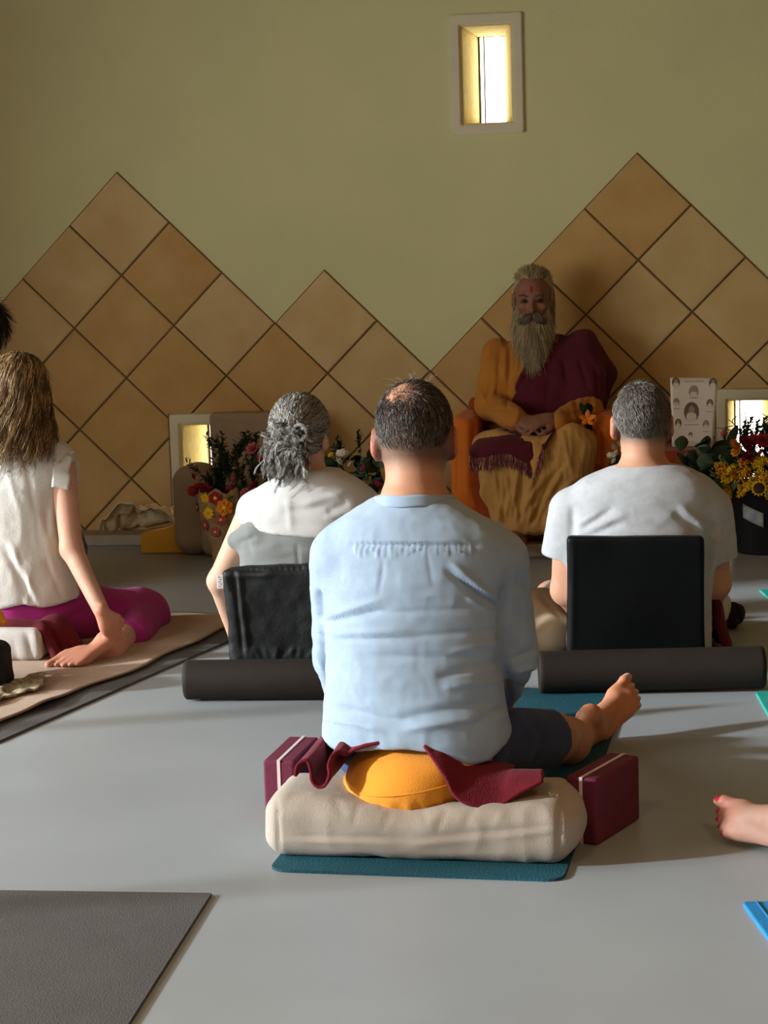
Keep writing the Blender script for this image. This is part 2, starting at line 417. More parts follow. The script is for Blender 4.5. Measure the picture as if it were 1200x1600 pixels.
_nt.links.new(_t.outputs[0], _mx.inputs[1]); _nt.links.new(_g.outputs[0], _mx.inputs[2]); _nt.links.new(_mx.outputs[0], _nt.nodes['Material Output'].inputs[0])

# ================================================================== room
def room_box(name, x0, x1, y0, y1, z0, z1, m):
    V, F = boxm((x1 - x0, y1 - y0, z1 - z0), c=((x0 + x1) / 2, (y0 + y1) / 2, (z0 + z1) / 2))
    return V, F
WD = .38
WIN = [(-.706, -.476, 1.862, 2.295), (-2.06, -1.83, .108, .541), (.452, .69, .169, .602)]
def shell(name, parts, m):
    o = add(name, *merge(*[room_box('', *p, m) for p in parts]), m, smooth=False); return tag(o, kind='structure')
shell('floor', [(LX - .3, RX + .3, BY - .3, WALLY + WD, -.2, 0)], FLOORM)
shell('ceiling', [(LX - .3, RX + .3, BY - .3, WALLY + WD, CZ, CZ + .2)], CEILM)
shell('wall_right', [(RX, RX + .3, BY - .3, WALLY + WD, 0, CZ)], SIDEP)
shell('wall_front', [(LX - .3, RX, BY - .3, BY, 0, CZ)], SIDEP)
shell('wall_left', [(LX - .3, LX, BY, OY0, 0, CZ), (LX - .3, LX, OY1, WALLY + WD, 0, CZ), (LX - .3, LX, OY0, OY1, OZ1, CZ), (LX - .3, LX, OY0, OY1, 0, OZ0), (LX - .3, LX, OY0, 3.0, 1.4, OZ1)], SIDEP)  # last box is an added unseen panel that trims the skylight
# glazing of the left opening: the daylight's own window
wl = tag(bpy.data.objects.new('window_4', None), kind='structure'); COL.objects.link(wl); wl.location = (LX - .15, OY0, OZ0); ORG[wl] = np.array(wl.location)
npan = 3
for i in range(npan + 1):
    y = OY0 + (OY1 - OY0) * i / npan
    add('mullion', *boxm((.06, .05, OZ1 - OZ0), .006, c=(LX - .15, y, (OZ0 + OZ1) / 2)), SASHM, wl, smooth=False)
for z in (OZ0 + .03, OZ1 - .03):
    add('rail', *boxm((.06, OY1 - OY0, .06), .006, c=(LX - .15, (OY0 + OY1) / 2, z)), SASHM, wl, smooth=False)
for i in range(npan):
    y0 = OY0 + (OY1 - OY0) * i / npan
    add('pane', *boxm((.006, (OY1 - OY0) / npan - .05, OZ1 - OZ0 - .08), c=(LX - .15, y0 + (OY1 - OY0) / npan / 2, (OZ0 + OZ1) / 2)), GLASSM, wl, smooth=False)
# rear tiled wall with three deep little windows
xs = sorted({LX, RX} | {v for w in WIN for v in w[:2]}); zs = sorted({0, CZ} | {v for w in WIN for v in w[2:]})
cells = []
for a, b in zip(xs[:-1], xs[1:]):
    run = None
    for c, d in zip(zs[:-1], zs[1:]):
        hole = any(w[0] - 1e-6 <= a and b <= w[1] + 1e-6 and w[2] - 1e-6 <= c and d <= w[3] + 1e-6 for w in WIN)
        if hole:
            if run: cells.append((a, b, *run)); run = None
        else: run = (run[0], d) if run else (c, d)
    if run: cells.append((a, b, *run))
wallb = shell('wall_back', [(a, b, WALLY, WALLY + WD, c, d) for a, b, c, d in cells], PAINT)
def ring(x0, x1, z0, z1, t, y, pr, bev):
    bm = bmesh.new()
    o = [(x0 - t, z0 - t), (x1 + t, z0 - t), (x1 + t, z1 + t), (x0 - t, z1 + t)]; i_ = [(x0, z0), (x1, z0), (x1, z1), (x0, z1)]
    vo = [[bm.verts.new((x, yy, z)) for x, z in o] for yy in (y, y - pr)]; vi = [[bm.verts.new((x, yy, z)) for x, z in i_] for yy in (y, y - pr)]
    for k in range(4):
        l = (k + 1) % 4
        bm.faces.new((vo[1][k], vo[1][l], vi[1][l], vi[1][k])); bm.faces.new((vo[0][k], vo[0][l], vo[1][l], vo[1][k])); bm.faces.new((vi[0][l], vi[0][k], vi[1][k], vi[1][l])); bm.faces.new((vo[0][l], vo[0][k], vi[0][k], vi[0][l]))
    bmesh.ops.recalc_face_normals(bm, faces=bm.faces[:])
    if bev: bmesh.ops.bevel(bm, geom=bm.edges[:], offset=bev, segments=2, affect='EDGES')
    return bmarr(bm)
for k, (x0, x1, z0, z1) in enumerate(WIN):
    w = bpy.data.objects.new('window_%d' % (k + 1), None); COL.objects.link(w); w.location = ((x0 + x1) / 2, WALLY, z0); ORG[w] = np.array(w.location); tag(w, kind='structure')
    add('frame', *merge(ring(x0 - .004, x1 + .004, z0 - .004, z1 + .004, .042, WALLY + .004, .022, .004), ring(x0, x1, z0, z1, .016, WALLY + .004, .014, .002)), TRIMM, w, smooth=False)
    # splayed plaster reveals narrowing to a slit
    ix0, ix1, iz0, iz1 = x0 + .05, x1 - .05, z0 + .02, z1 - .012
    yo, yi = WALLY - .004, WALLY + WD - .02
    for a, b in (((x0, z0), (x0, z1)), ((x1, z1), (x1, z0)), ((x0, z1), (x1, z1)), ((x1, z0), (x0, z0))):
        def inn(q): return (ix0 if q[0] == x0 else ix1, iz0 if q[1] == z0 else iz1)
        a2, b2 = inn(a), inn(b); nn = 14
        G = np.array([[[(1 - u) * ((1 - v) * a[0] + v * b[0]) + u * ((1 - v) * a2[0] + v * b2[0]), yo + (yi - yo) * u, (1 - u) * ((1 - v) * a[1] + v * b[1]) + u * ((1 - v) * a2[1] + v * b2[1])] for v in np.linspace(0, 1, nn)] for u in np.linspace(0, 1, nn)])
        add('reveal', *grid_sheet(G, .008), REVEALM, w)
    add('sash', *merge(ring(ix0 + .012, ix1 - .004, iz0 + .006, iz1 - .006, .01, yi + .004, .012, 0), boxm((.006, .012, iz1 - iz0), c=(ix0 + .03, yi, (iz0 + iz1) / 2))), SASHM, w, smooth=False)
    add('pane', *boxm((ix1 - ix0, .004, iz1 - iz0), c=((ix0 + ix1) / 2, yi + .006, (iz0 + iz1) / 2)), GLASSM, w, smooth=False)

# terracotta tiles laid on the diagonal, each a part of the wall
HD = .335 / math.sqrt(2); AX, AZ = -2.301, .401 + CAMH
def env(i): return max(-abs(i), -2 - abs(i - 4), -abs(i - 10), -2 - abs(i + 6))
def clip_poly(poly, ax, val, keep_less):
    out = []
    for a, b in zip(poly, poly[1:] + poly[:1]):
        ia = (a[ax] < val) == keep_less; ib = (b[ax] < val) == keep_less
        if ia: out.append(a)
        if ia != ib:
            t = (val - a[ax]) / (b[ax] - a[ax]); out.append((a[0] + t * (b[0] - a[0]), a[1] + t * (b[1] - a[1])))
    return out
def tile_pieces(poly):
    """what the window frames and the floor leave of a diamond"""
    poly = clip_poly(poly, 1, .012, False)
    ps = [poly] if len(poly) > 2 else []
    for x0, x1, z0, z1 in WIN[1:]:
        x0 -= .052; x1 += .052; z0 -= .052; z1 += .052; nx = []
        for q in ps:
            xs_ = [v[0] for v in q]; zs_ = [v[1] for v in q]
            if max(xs_) <= x0 or min(xs_) >= x1 or max(zs_) <= z0 or min(zs_) >= z1: nx.append(q); continue
            l = clip_poly(q, 0, x0, True); r = clip_poly(q, 0, x1, False); m_ = clip_poly(clip_poly(q, 0, x0, False), 0, x1, True) if len(q) > 2 else []
            for c in (l, r): nx.append(c)
            if len(m_) > 2: nx.append(clip_poly(m_, 1, z1, False)); nx.append(clip_poly(m_, 1, z0, True))
        ps = [q for q in nx if len(q) > 2]
    return ps
def prism(poly, y0, y1, bev):
    bm = bmesh.new(); f = bm.faces.new([bm.verts.new((x, y0, z)) for x, z in poly])
    r = bmesh.ops.extrude_face_region(bm, geom=[f]); top = [v for v in r['geom'] if isinstance(v, bmesh.types.BMVert)]
    for v in top: v.co.y = y1
    bmesh.ops.recalc_face_normals(bm, faces=bm.faces[:])
    if bev:
        tf = [g for g in bm.faces if all(abs(v.co.y - y1) < 1e-6 for v in g.verts)]
        bmesh.ops.bevel(bm, geom=list({e for g in tf for e in g.edges}), offset=bev, segments=2, affect='EDGES')
    return bmarr(bm)
grout = []; whole = {}
for i in range(-7, 26):
    for k in range(-8, 1):
        if (i + k) % 2 == 0 or k + 1 > env(i): continue
        cx, cz = AX + i * HD, AZ + k * HD
        if cx > RX - .3 or cx < LX + .2: continue
        d = HD
        for q in tile_pieces([(cx - d, cz), (cx, cz - d), (cx + d, cz), (cx, cz + d)]): grout.append(prism(q, WALLY + .002, WALLY - .005, 0))
        d = HD - .0055 * (1 + .25 * random.random())
        full = [(cx - d, cz), (cx, cz - d), (cx + d, cz), (cx, cz + d)]
        ps = tile_pieces(full)
        if not ps: continue
        proud = WALLY - .012 - .002 * random.random()
        tm = random.choice(TILEM)
        vf = merge(*[prism(q, WALLY, proud, .0035 if len(ps) == 1 else 0) for q in ps])
        o = add('tile', *vf, tm, wallb, smooth=False)
        # keep each tile's own origin so that its glaze pattern differs
        c = np.array([cx, WALLY, cz]); me = o.data; sh = Vector(ORG[wallb] - c)
        me.transform(Matrix.Translation(sh)); o.location = Vector(c - ORG[wallb])
add('grout', *merge(*grout), GROUTM, wallb, smooth=False)

# low stone ledge and the dais it widens into
lg = tag(add('trim_1', *boxm((2.5, .2, .05), .006, c=(-2.35, 8.65, .025)), STONEM, smooth=False), kind='structure')
ds = tag(add('trim_2', *boxm((1.42, .64, .057), .008, c=(-.36, 8.412, .0285)), STONEM, smooth=False), kind='structure')

# ================================================================== people
SKIN = mat('skin', (.6, .35, .24), .55, .06, 25, .12, 250, sss=.25, attr=True, spec=.35)
DSKIN = mat('deep_skin', (.25, .12, .07), .55, .06, 25, .15, 200, sss=.1, attr=True, spec=.3)
HAIRM = mat('hair', (.1, .1, .1), .45, .15, 30, attr=True, spec=.4)
SHIRT = mat('blue_linen', (.345, .47, .615), .9, .1, 30, .4, 24, sheen=.15, weave=160)
NAVY = mat('navy_cotton', (.048, .08, .21), .9, .15, 20, .3, 350, sheen=.1)
TEE = mat('grey_marl_jersey', (.47, .505, .54), .92, .1, 60, .25, 380, sheen=.15)
WHITE = mat('white_cotton', (.60, .625, .63), .9, .05, 12, .25, 350, sheen=.1)
BLOUSE = mat('white_crinkle_cotton', (.64, .655, .63), .9, .05, 12, .3, 110, sheen=.1)
SAGE = mat('grey_jersey', (.205, .225, .225), .92, .1, 15, .3, 300, sheen=.15)
MAGENTA = mat('magenta_cotton', (.40, .024, .225), .85, .15, 10, .3, 260, sheen=.08)
OCHRE = mat('ochre_cotton', (.50, .205, .028), .9, .2, 9, .4, 160, sheen=.1)
PALEOCHRE = mat('pale_ochre_cotton', (.56, .32, .095), .9, .2, 9, .4, 160, sheen=.1)
MAROON = mat('maroon_wool', (.10, .010, .022), .95, .2, 20, .6, 220, sheen=.06)
EYEM = mat('eye', (.03, .02, .015), .2, .05)
THREAD = mat('pale_thread', (.72, .78, .86), .9, .05)

def short_hair(name, parent, o, A, s, n, keep, L, palette, r=.00055, lift=.25, infl=1.0, dirf=None, k=4):
    q, nn = scalp(n, o, A, s, keep, infl); n = len(q)
    d = np.array((0, -.25, -1.0))[None] + .35 * rng.normal(size=(n, 3)) if dirf is None else dirf(q) + .25 * rng.normal(size=(n, 3))
    d = d - nn * (d * nn).sum(1, keepdims=True); d /= ln(d)[:, None] + 1e-9
    ll = L * rng.uniform(.6, 1.15, n); t = np.linspace(0, 1, k)
    S = q[:, None] + (d[:, None] * t[None, :, None] + nn[:, None] * (lift * np.sqrt(t))[None, :, None]) * ll[:, None, None]
    pal = np.array(palette); c = pal[rng.integers(0, len(pal), n)] * rng.uniform(.8, 1.15, (n, 1))
    return strands(name, toworld(S, o, A, s), r * s, c, HAIRM, parent)

# ---------------------------------------------------------------- the man in the blue shirt
def man_front():
    t = thing('person', 'man in a pale blue collarless linen shirt sitting on the orange cushion, back turned', 'person', (-.46, 4.25, .16))
    ho = P(648, 688, 4.27); hA = axes((0.03, .97, -.2), (0, .2, 1)); hs = 1.06
    nb, nt_ = P(648, 800, 4.22), P(648, 715, 4.255)
    rows = pxrows([(772, 592, 700, 4.225, .068), (800, 545, 744, 4.22, .09), (822, 515, 782, 4.22, .108), (850, 506, 800, 4.22, .12), (885, 503, 802, 4.22, .13), (930, 500, 795, 4.22, .135),
                   (1000, 505, 788, 4.21, .14), (1060, 507, 788, 4.20, .145), (1110, 504, 795, 4.20, .155), (1160, 502, 803, 4.21, .165), (1215, 512, 792, 4.22, .16)])
    torso = Loft(rows, 2.2); inner = Loft([(z, cx, cy, rx * .9 - .006, ry * .86 - .004) for z, cx, cy, rx, ry in rows[:-2]], 2.2)
    LS, LE, LW = P(525, 872, 4.24), P(524, 1030, 4.34), P(545, 1120, 4.6)
    RS, RE, RW = P(784, 876, 4.23), P(802, 1022, 4.27), P(785, 1092, 4.58)
    hipL, hipR = P(590, 1160, 4.3), P(720, 1172, 4.3)
    kneeR = P(862, 1152, 4.64); ankR = P(915, 1160, 4.97) + np.array([0, 0, .02]); heelR = P(908, 1165, 5.0)
    toeR = P(995, 1072, 5.13); fT = nrm(toeR - heelR); fA = axes(fT, (-.25, -1, .35))
    kneeL = np.array([-.62, 4.72, .16]); ankL = np.array([-.60, 5.08, .05]); fLA = axes((-.3, .25, .9), (-.1, -1, .3)); heelL = np.array([-.60, 5.1, .03])
    handL, handR = np.array([-.6, 4.74, .25]), np.array([-.33, 4.70, .21]); hA_ = axes((0, .8, -.35), (0, .35, 1))
    fs = .98
    def body(p):
        d = smin(inner(p), limb(p, [nb, nt_], [.068, .064]), .04)
        d = smin(d, near(p, ho, .17, lambda q: head_sdf(q, ho, hA, hs)), .025)
        d = su(.03, d, limb(p, [LS, LE, LW], [.05, .042, .03]), limb(p, [RS, RE, RW], [.05, .042, .03]))
        d = smin(d, ell(p, (hipL + hipR) / 2, (.165, .12, .09)), .05)
        d = su(.04, d, limb(p, [hipL, kneeL, ankL], [.085, .058, .036]), limb(p, [hipR, kneeR, (kneeR * .55 + ankR * .45) + np.array([0, 0, -.012]), ankR], [.085, .056, .053, .034], .04))
        d = smin(d, near(p, heelR + fT * .12, .17, lambda q: foot_sdf(q, heelR, fA, fs, -1)), .02)
        d = smin(d, near(p, heelL + np.array([0, 0, .1]), .2, lambda q: foot_sdf(q, heelL, fLA, fs, 1)), .02)
        d = smin(d, near(p, handL, .2, lambda q: hand_sdf(q, handL, hA_, 1.0, 1)), .015)
        d = smin(d, near(p, handR, .2, lambda q: hand_sdf(q, handR, hA_, 1.0, -1)), .015)
        return d
    V, F = surf(body, (-.86, 3.95, -.02), (.22, 5.4, 1.08), .0055)
    tint = skin_tint(V, (.56, .29, .18))
    q = (V - ho) @ hA / hs
    # shaved nape and thinning crown stain the skin with hair colour
    hair = (q[:, 2] > -.075 + .25 * np.maximum(q[:, 1], 0)) & (q[:, 1] < .06 - .4 * np.maximum(.05 - q[:, 2], 0) * 1.2) & (np.abs(q[:, 0]) < .088)
    bald = np.exp(-(((q[:, 0] + .02) / .036) ** 2 + ((q[:, 1] + .062) / .036) ** 2)) * (q[:, 2] > .07)
    w = np.where(hair, .75, 0) * (1 - .95 * np.clip(bald * 1.35, 0, 1)) * np.clip((q[:, 2] + .075) / .035, 0, 1)
    tint = tint * (1 - w[:, None]) + np.array([.05, .042, .035]) * w[:, None]
    earm = (np.abs(q[:, 0]) > .077) & (np.abs(q[:, 2]) < .045); tint[earm] *= np.array([1.1, .62, .55])
    foot = V[:, 2] < .24; tint[foot & (V[:, 1] > 4.9)] *= np.array([1.05, .92, .86])
    toe_nails(V, heelR, fA, fs, -1, tint, (.62, .42, .36))
    V[:, 2] = np.maximum(V[:, 2], .0066); add('body', V, F, SKIN, t, tint)
    for sx in (-1, 1): add('eye', *lathe([(.0005, -.009), (.007, -.006), (.009, 0), (.007, .006), (.0005, .009)], 12, toworld(np.array([sx * .031, .083, .008]), ho, hA, hs)), EYEM, t)
    def shirt(p):
        pr = p.copy(); pr[..., 1] = p[..., 1] + .13 * (p[..., 0] + .46); d = torso(pr); d = su(.035, d, limb(p, [LS, LE], [.06, .05]), limb(p, [RS, RE], [.062, .053]))
        d = su(.02, d, limb(p, [LE, LW * .9 + LE * .1], [.05, .037]), limb(p, [RE, RW * .9 + RE * .1], [.053, .042]))
        xc = np.interp(p[..., 0], HX, HZ); return smax(d, xc - p[..., 2], .01)
    hem = [(495, 1172), (530, 1172), (590, 1160), (640, 1156), (690, 1162), (735, 1184), (765, 1180), (800, 1150), (860, 1120)]
    hp = np.array([P(x, y, 4.1) for x, y in hem]); HX, HZ = hp[:, 0], hp[:, 2] - .01
    V, F = surf(shirt, (-.82, 4.0, .12), (-.1, 4.66, .86), .005)
    g = -.006
    segs = [(790, 915, 782, 1010, 7, -.012), (783, 1010, 797, 1100, 9, -.010), (497, 920, 500, 975, 6, -.010), (500, 975, 513, 1060, 6, -.008),
            (705, 880, 780, 940, 5, .006), (695, 890, 770, 950, 6, -.006), (715, 905, 790, 955, 5, -.005), (730, 935, 785, 962, 4, .005),
            (600, 872, 592, 930, 4, -.0014), (668, 866, 676, 915, 4, -.0014),
            (505, 965, 600, 935, 5, .003), (505, 975, 610, 950, 6, -.005), (515, 990, 640, 985, 5, .003), (520, 1000, 650, 998, 5, -.004), (560, 960, 760, 950, 6, -.003),
            (640, 995, 780, 985, 6, -.004), (560, 1025, 770, 1030, 8, -.004), (700, 1020, 790, 1000, 5, .004), (680, 1060, 790, 1030, 8, -.006), (690, 1075, 795, 1060, 6, .005), (520, 1105, 640, 1130, 8, -.005), (505, 1120, 600, 1140, 6, .004),
            (620, 1125, 780, 1095, 9, -.006), (630, 1140, 790, 1115, 7, .005),
            (805, 900, 835, 930, 6, -.004), (800, 1030, 838, 1015, 6, -.005), (805, 1050, 840, 1040, 6, .005), (800, 1075, 830, 1070, 5, -.005), (812, 960, 842, 975, 7, -.004),
            (482, 940, 495, 1000, 5, -.003), (488, 1010, 508, 1050, 5, .004), (740, 1130, 795, 1100, 7, -.006)]
    ym = lambda x: 847 + .0012 * (x - 640) ** 2 * .3
    segs += [(540, 852, 750, 852, 4, -.006), (540, 845, 750, 845, 4, .002)] + [(x, 848, x + rng.uniform(-3, 3), 860 + rng.uniform(0, 14), 3.2, rng.uniform(.0015, .003)) for x in np.arange(556, 745, 9)]
    segs = [(a_, b_, c_, d_, w_ * .85, e_ * 1.45) for a_, b_, c_, d_, w_, e_ in segs]
    V = folds(V, F, segs, [(10, 10, 16, .0025), (12, 12, 36, .0009, 1), (36, 36, 18, .0005, 1), (60, 60, 90, .0004)])
    sh = add('shirt', V, F, SHIRT, t)
    # band collar, a standing ring of cloth with its stitched edge
    th = np.linspace(math.pi, 3 * math.pi, 49); cc = P(648, 778, 4.225)
    G = np.array([[cc + np.array([(.093 - .006 * v) * math.sin(a), .002 - .083 * math.cos(a) * (1 - .06 * v), -.010 + .026 * v - .012 * (1 - math.cos(a)) + .001 * math.sin(7 * a)]) for v in np.linspace(0, 1, 6)] for a in th])
    add('collar', *grid_sheet(G, .006), SHIRT, sh)
    def shorts(p):
        d = ell(p, (hipL + hipR) / 2, (.18, .135, .1)); kr = hipR * .04 + kneeR * .96
        d2 = rc(p, hipR, kneeR, .098, .071); ax = nrm(kneeR - hipR); d2 = smax(d2, (p - kr) @ ax - .0, .006)
        kl = hipL * .06 + kneeL * .94; d3 = rc(p, hipL, kneeL, .098, .071); ax2 = nrm(kneeL - hipL); d3 = smax(d3, (p - kl) @ ax2, .006)
        return su(.04, d, d2, d3)
    V, F = surf(shorts, (-.8, 4.0, -.0), (-.05, 4.9, .4), .007)
    V = folds(V, F, [(760, 1190, 800, 1130, 5, -.006), (785, 1200, 825, 1140, 5, -.005), (800, 1205, 845, 1150, 5, .004), (830, 1195, 850, 1150, 4, -.003)], [(30, 12, 30, .003)])
    V[:, 2] = np.maximum(V[:, 2], .0066); add('shorts', V, F, NAVY, t)
    def keep(q):
        base = (q[:, 2] > -.058 - .02 * rng.random(len(q)) + .35 * np.maximum(q[:, 1] + .02, 0)) & (q[:, 1] < .065) & ~((q[:, 1] > .045) & (q[:, 2] < .05)) & ~((np.abs(q[:, 0]) > .06) & (q[:, 1] > -.03) & (q[:, 2] < .02) & (q[:, 1] < .012))
        b = np.exp(-(((q[:, 0] + .02) / .036) ** 2 + ((q[:, 1] + .062) / .036) ** 2)) * (q[:, 2] > .07)
        return base & (rng.random(len(q)) > b * 1.0)
    def dirf(q):
        w = np.clip((q[:, 2] - .06) / .05, 0, 1)[:, None]; d = np.stack([q[:, 0] * 3, -.3 + 0 * q[:, 0], -np.ones(len(q))], 1)
        return d * (1 - w) + w * np.stack([q[:, 0] * 6 + .5, .5 + 0 * q[:, 0], 0 * q[:, 0]], 1)
    short_hair('hair', t, ho, hA, hs, 9500, keep, .017, [(.035, .03, .028), (.05, .042, .036), (.03, .026, .024), (.3, .29, .27), (.07, .06, .05)], .0006, .28, 1.0, dirf)
    # flyaway tuft at the front of the crown
    short_hair('tuft', t, ho, hA, hs, 260, lambda q: (q[:, 2] > .1) & (q[:, 1] > -.02) & (q[:, 1] < .05) & (np.abs(q[:, 0]) < .035), .03, [(.12, .1, .08), (.4, .37, .33)], .0004, .9)
    return t
man_front()

# ---------------------------------------------------------------- the man in the grey tee, in the right floor chair
def seat_legs(p, hl, hr, kl, kr, al, ar, r=(.085, .058, .04)):
    return su(.04, limb(p, [hl, kl], r[:2]), limb(p, [kl, al], [r[1] * .95, r[2]]), limb(p, [hr, kr], r[:2]), limb(p, [kr, ar], [r[1] * .95, r[2]]))
def man_right():
    t = thing('person', 'man with cropped grey hair in a pale grey tee seated in the leather floor chair', 'person', (.05, 6.0, .09))
    ho = P(1003, 664, 5.98); hA = axes((0, .98, -.16), (0, .16, 1)); hs = 1.06
    nb, nt_ = P(1006, 765, 5.96), P(1005, 700, 5.97)
    rows = pxrows([(724, 965, 1050, 5.95, .07), (737, 930, 1086, 5.95, .09), (755, 898, 1116, 5.95, .105), (785, 884, 1124, 5.95, .118), (830, 882, 1122, 5.95, .128), (880, 885, 1118, 5.95, .13), (940, 888, 1112, 5.95, .14), (1000, 885, 1112, 5.97, .15), (1040, 890, 1108, 5.98, .14)])
    torso = Loft(rows, 2.2); inner = Loft([(z, cx, cy, rx * .9, ry * .86) for z, cx, cy, rx, ry in rows[:-2]], 2.2)
    LS, LE, LW = P(890, 797, 5.96), P(884, 922, 6.0), P(930, 985, 6.26)
    RS, RE, RW = P(1112, 797, 5.96), P(1118, 912, 6.0), P(1098, 975, 6.26)
    hl, hr = np.array([-.06, 6.02, .14]), np.array([.16, 6.02, .14])
    kl, kr = np.array([-.25, 6.4, .13]), np.array([.27, 6.38, .12]); al, ar = np.array([.12, 6.5, .06]), np.array([-.08, 6.62, .05])
    handL, handR = LW, RW; hAl = axes((.25, .9, -.3), (-.2, .3, 1)); hAr = axes((-.25, .9, -.3), (.2, .3, 1))
    fl, fr = axes((.9, .15, -.05), (0, -.6, .8)), axes((-.9, .15, -.05), (0, -.6, .8))
    def body(p):
        d = smin(inner(p), limb(p, [nb, nt_], [.066, .064]), .04)
        d = smin(d, near(p, ho, .17, lambda q: head_sdf(q, ho, hA, hs)), .025)
        d = su(.03, d, limb(p, [LS, LE, LW], [.05, .046, .03]), limb(p, [RS, RE, RW], [.05, .046, .03]))
        d = smin(d, ell(p, (hl + hr) / 2, (.17, .12, .09)), .05); d = smin(d, seat_legs(p, hl, hr, kl, kr, al, ar), .04)
        d = smin(d, near(p, al + fl[:, 1] * .12, .17, lambda q: foot_sdf(q, al, fl, .96, -1)), .02)
        d = smin(d, near(p, ar + fr[:, 1] * .12, .17, lambda q: foot_sdf(q, ar, fr, .96, 1)), .02)
        d = smin(d, near(p, handL, .2, lambda q: hand_sdf(q, handL, hAl, 1.0, 1)), .015)
        return smin(d, near(p, handR, .2, lambda q: hand_sdf(q, handR, hAr, 1.0, -1)), .015)
    V, F = surf(body, (-.4, 5.75, -.02), (.5, 6.8, .92), .006)
    tint = skin_tint(V, (.58, .31, .2)); q = (V - ho) @ hA / hs
    hair = (q[:, 2] > -.07 + .3 * np.maximum(q[:, 1], 0)) & (q[:, 1] < .055) & (np.abs(q[:, 0]) < .086)
    w = np.where(hair, .8, 0) * np.clip((q[:, 2] + .07) / .03, 0, 1); tint = tint * (1 - w[:, None]) + np.array([.12, .11, .10]) * w[:, None]
    earm = (np.abs(q[:, 0]) > .077) & (np.abs(q[:, 2]) < .045); tint[earm] *= np.array([1.05, .7, .62])
    add('body', V, F, SKIN, t, tint)
    for sx in (-1, 1): add('eye', *lathe([(.0005, -.009), (.007, -.006), (.009, 0), (.007, .006), (.0005, .009)], 12, toworld(np.array([sx * .031, .083, .008]), ho, hA, hs)), EYEM, t)
    le, re = LS * .28 + LE * .72, RS * .28 + RE * .72
    lex, rex = P(877, 870, 5.97), P(1121, 874, 5.97)
    def tee(p):
        d = torso(p)
        for S, E in ((LS, lex), (RS, rex)):
            a = nrm(E - S); d2 = rc(p, S, E + a * .05, .064, .066); d2 = smax(d2, (p - E) @ a, .008); d = smin(d, d2, .03)
        return d
    V, F = surf(tee, (-.4, 5.75, .04), (.5, 6.2, .72), .006)
    segs = [(905, 830, 960, 792, 6, -.005), (900, 845, 975, 815, 7, -.006), (905, 838, 985, 800, 6, .004), (900, 822, 940, 800, 5, .004), (1060, 790, 1110, 828, 6, .006), (1050, 800, 1100, 835, 6, -.006), (1085, 815, 1125, 850, 6, .005),
            (895, 790, 893, 865, 6, -.007), (1112, 810, 1105, 880, 7, -.010), (1120, 850, 1108, 900, 5, .006), (940, 820, 1060, 826, 7, -.003), (960, 775, 1040, 790, 8, .003), (1130, 800, 1142, 850, 6, -.003)]
    V = folds(V, F, segs, [(9, 9, 14, .003), (12, 12, 26, .0008, 1), (34, 34, 50, .0006)])
    th = add('t_shirt', V, F, TEE, t)
    cc = P(1006, 732, 5.955); a = np.linspace(0, 2 * math.pi, 41)
    add('neckband', *tubem([cc + np.array([.094 * math.sin(x), -.078 * math.cos(x), -.004 * math.cos(x)]) for x in a], .006, 8, False), TEE, th)
    def shorts(p):
        d = ell(p, (hl + hr) / 2, (.19, .14, .1)); d2 = rc(p, hl, kl, .1, .085); d3 = rc(p, hr, kr, .1, .085)
        d2 = smax(d2, (p - (hl * .15 + kl * .85)) @ nrm(kl - hl), .008); d3 = smax(d3, (p - (hr * .15 + kr * .85)) @ nrm(kr - hr), .008)
        return su(.04, d, d2, d3)
    V, F = surf(shorts, (-.5, 5.8, .0), (.5, 6.6, .4), .008); V = folds(V, F, [], [(25, 25, 18, .005)])
    add('shorts', V, F, WHITE, t)
    keep = lambda q: (q[:, 2] > -.055 + .35 * np.maximum(q[:, 1] + .02, 0)) & (q[:, 1] < .06) & ~((q[:, 1] > .045) & (q[:, 2] < .06)) & ~((np.abs(q[:, 0]) > .06) & (q[:, 1] > -.03) & (q[:, 2] < .02) & (q[:, 1] < .012))
    def dirf(q):
        ang = np.arctan2(q[:, 0], q[:, 2] - .04); d = np.stack([q[:, 0] * 4 + .3, -.3 + 0 * q[:, 0], -np.ones(len(q))], 1); top = (q[:, 2] > .08) & (q[:, 1] > -.04)
        d[top] = np.stack([.6 + 0 * q[top, 0], .8 + 0 * q[top, 0], 0 * q[top, 0]], 1); return d
    short_hair('hair', t, ho, hA, hs, 9000, keep, .02, [(.2, .19, .17), (.3, .28, .25), (.12, .11, .10), (.45, .43, .39), (.09, .08, .07)], .0008, .25, 1.02, dirf)
man_right()

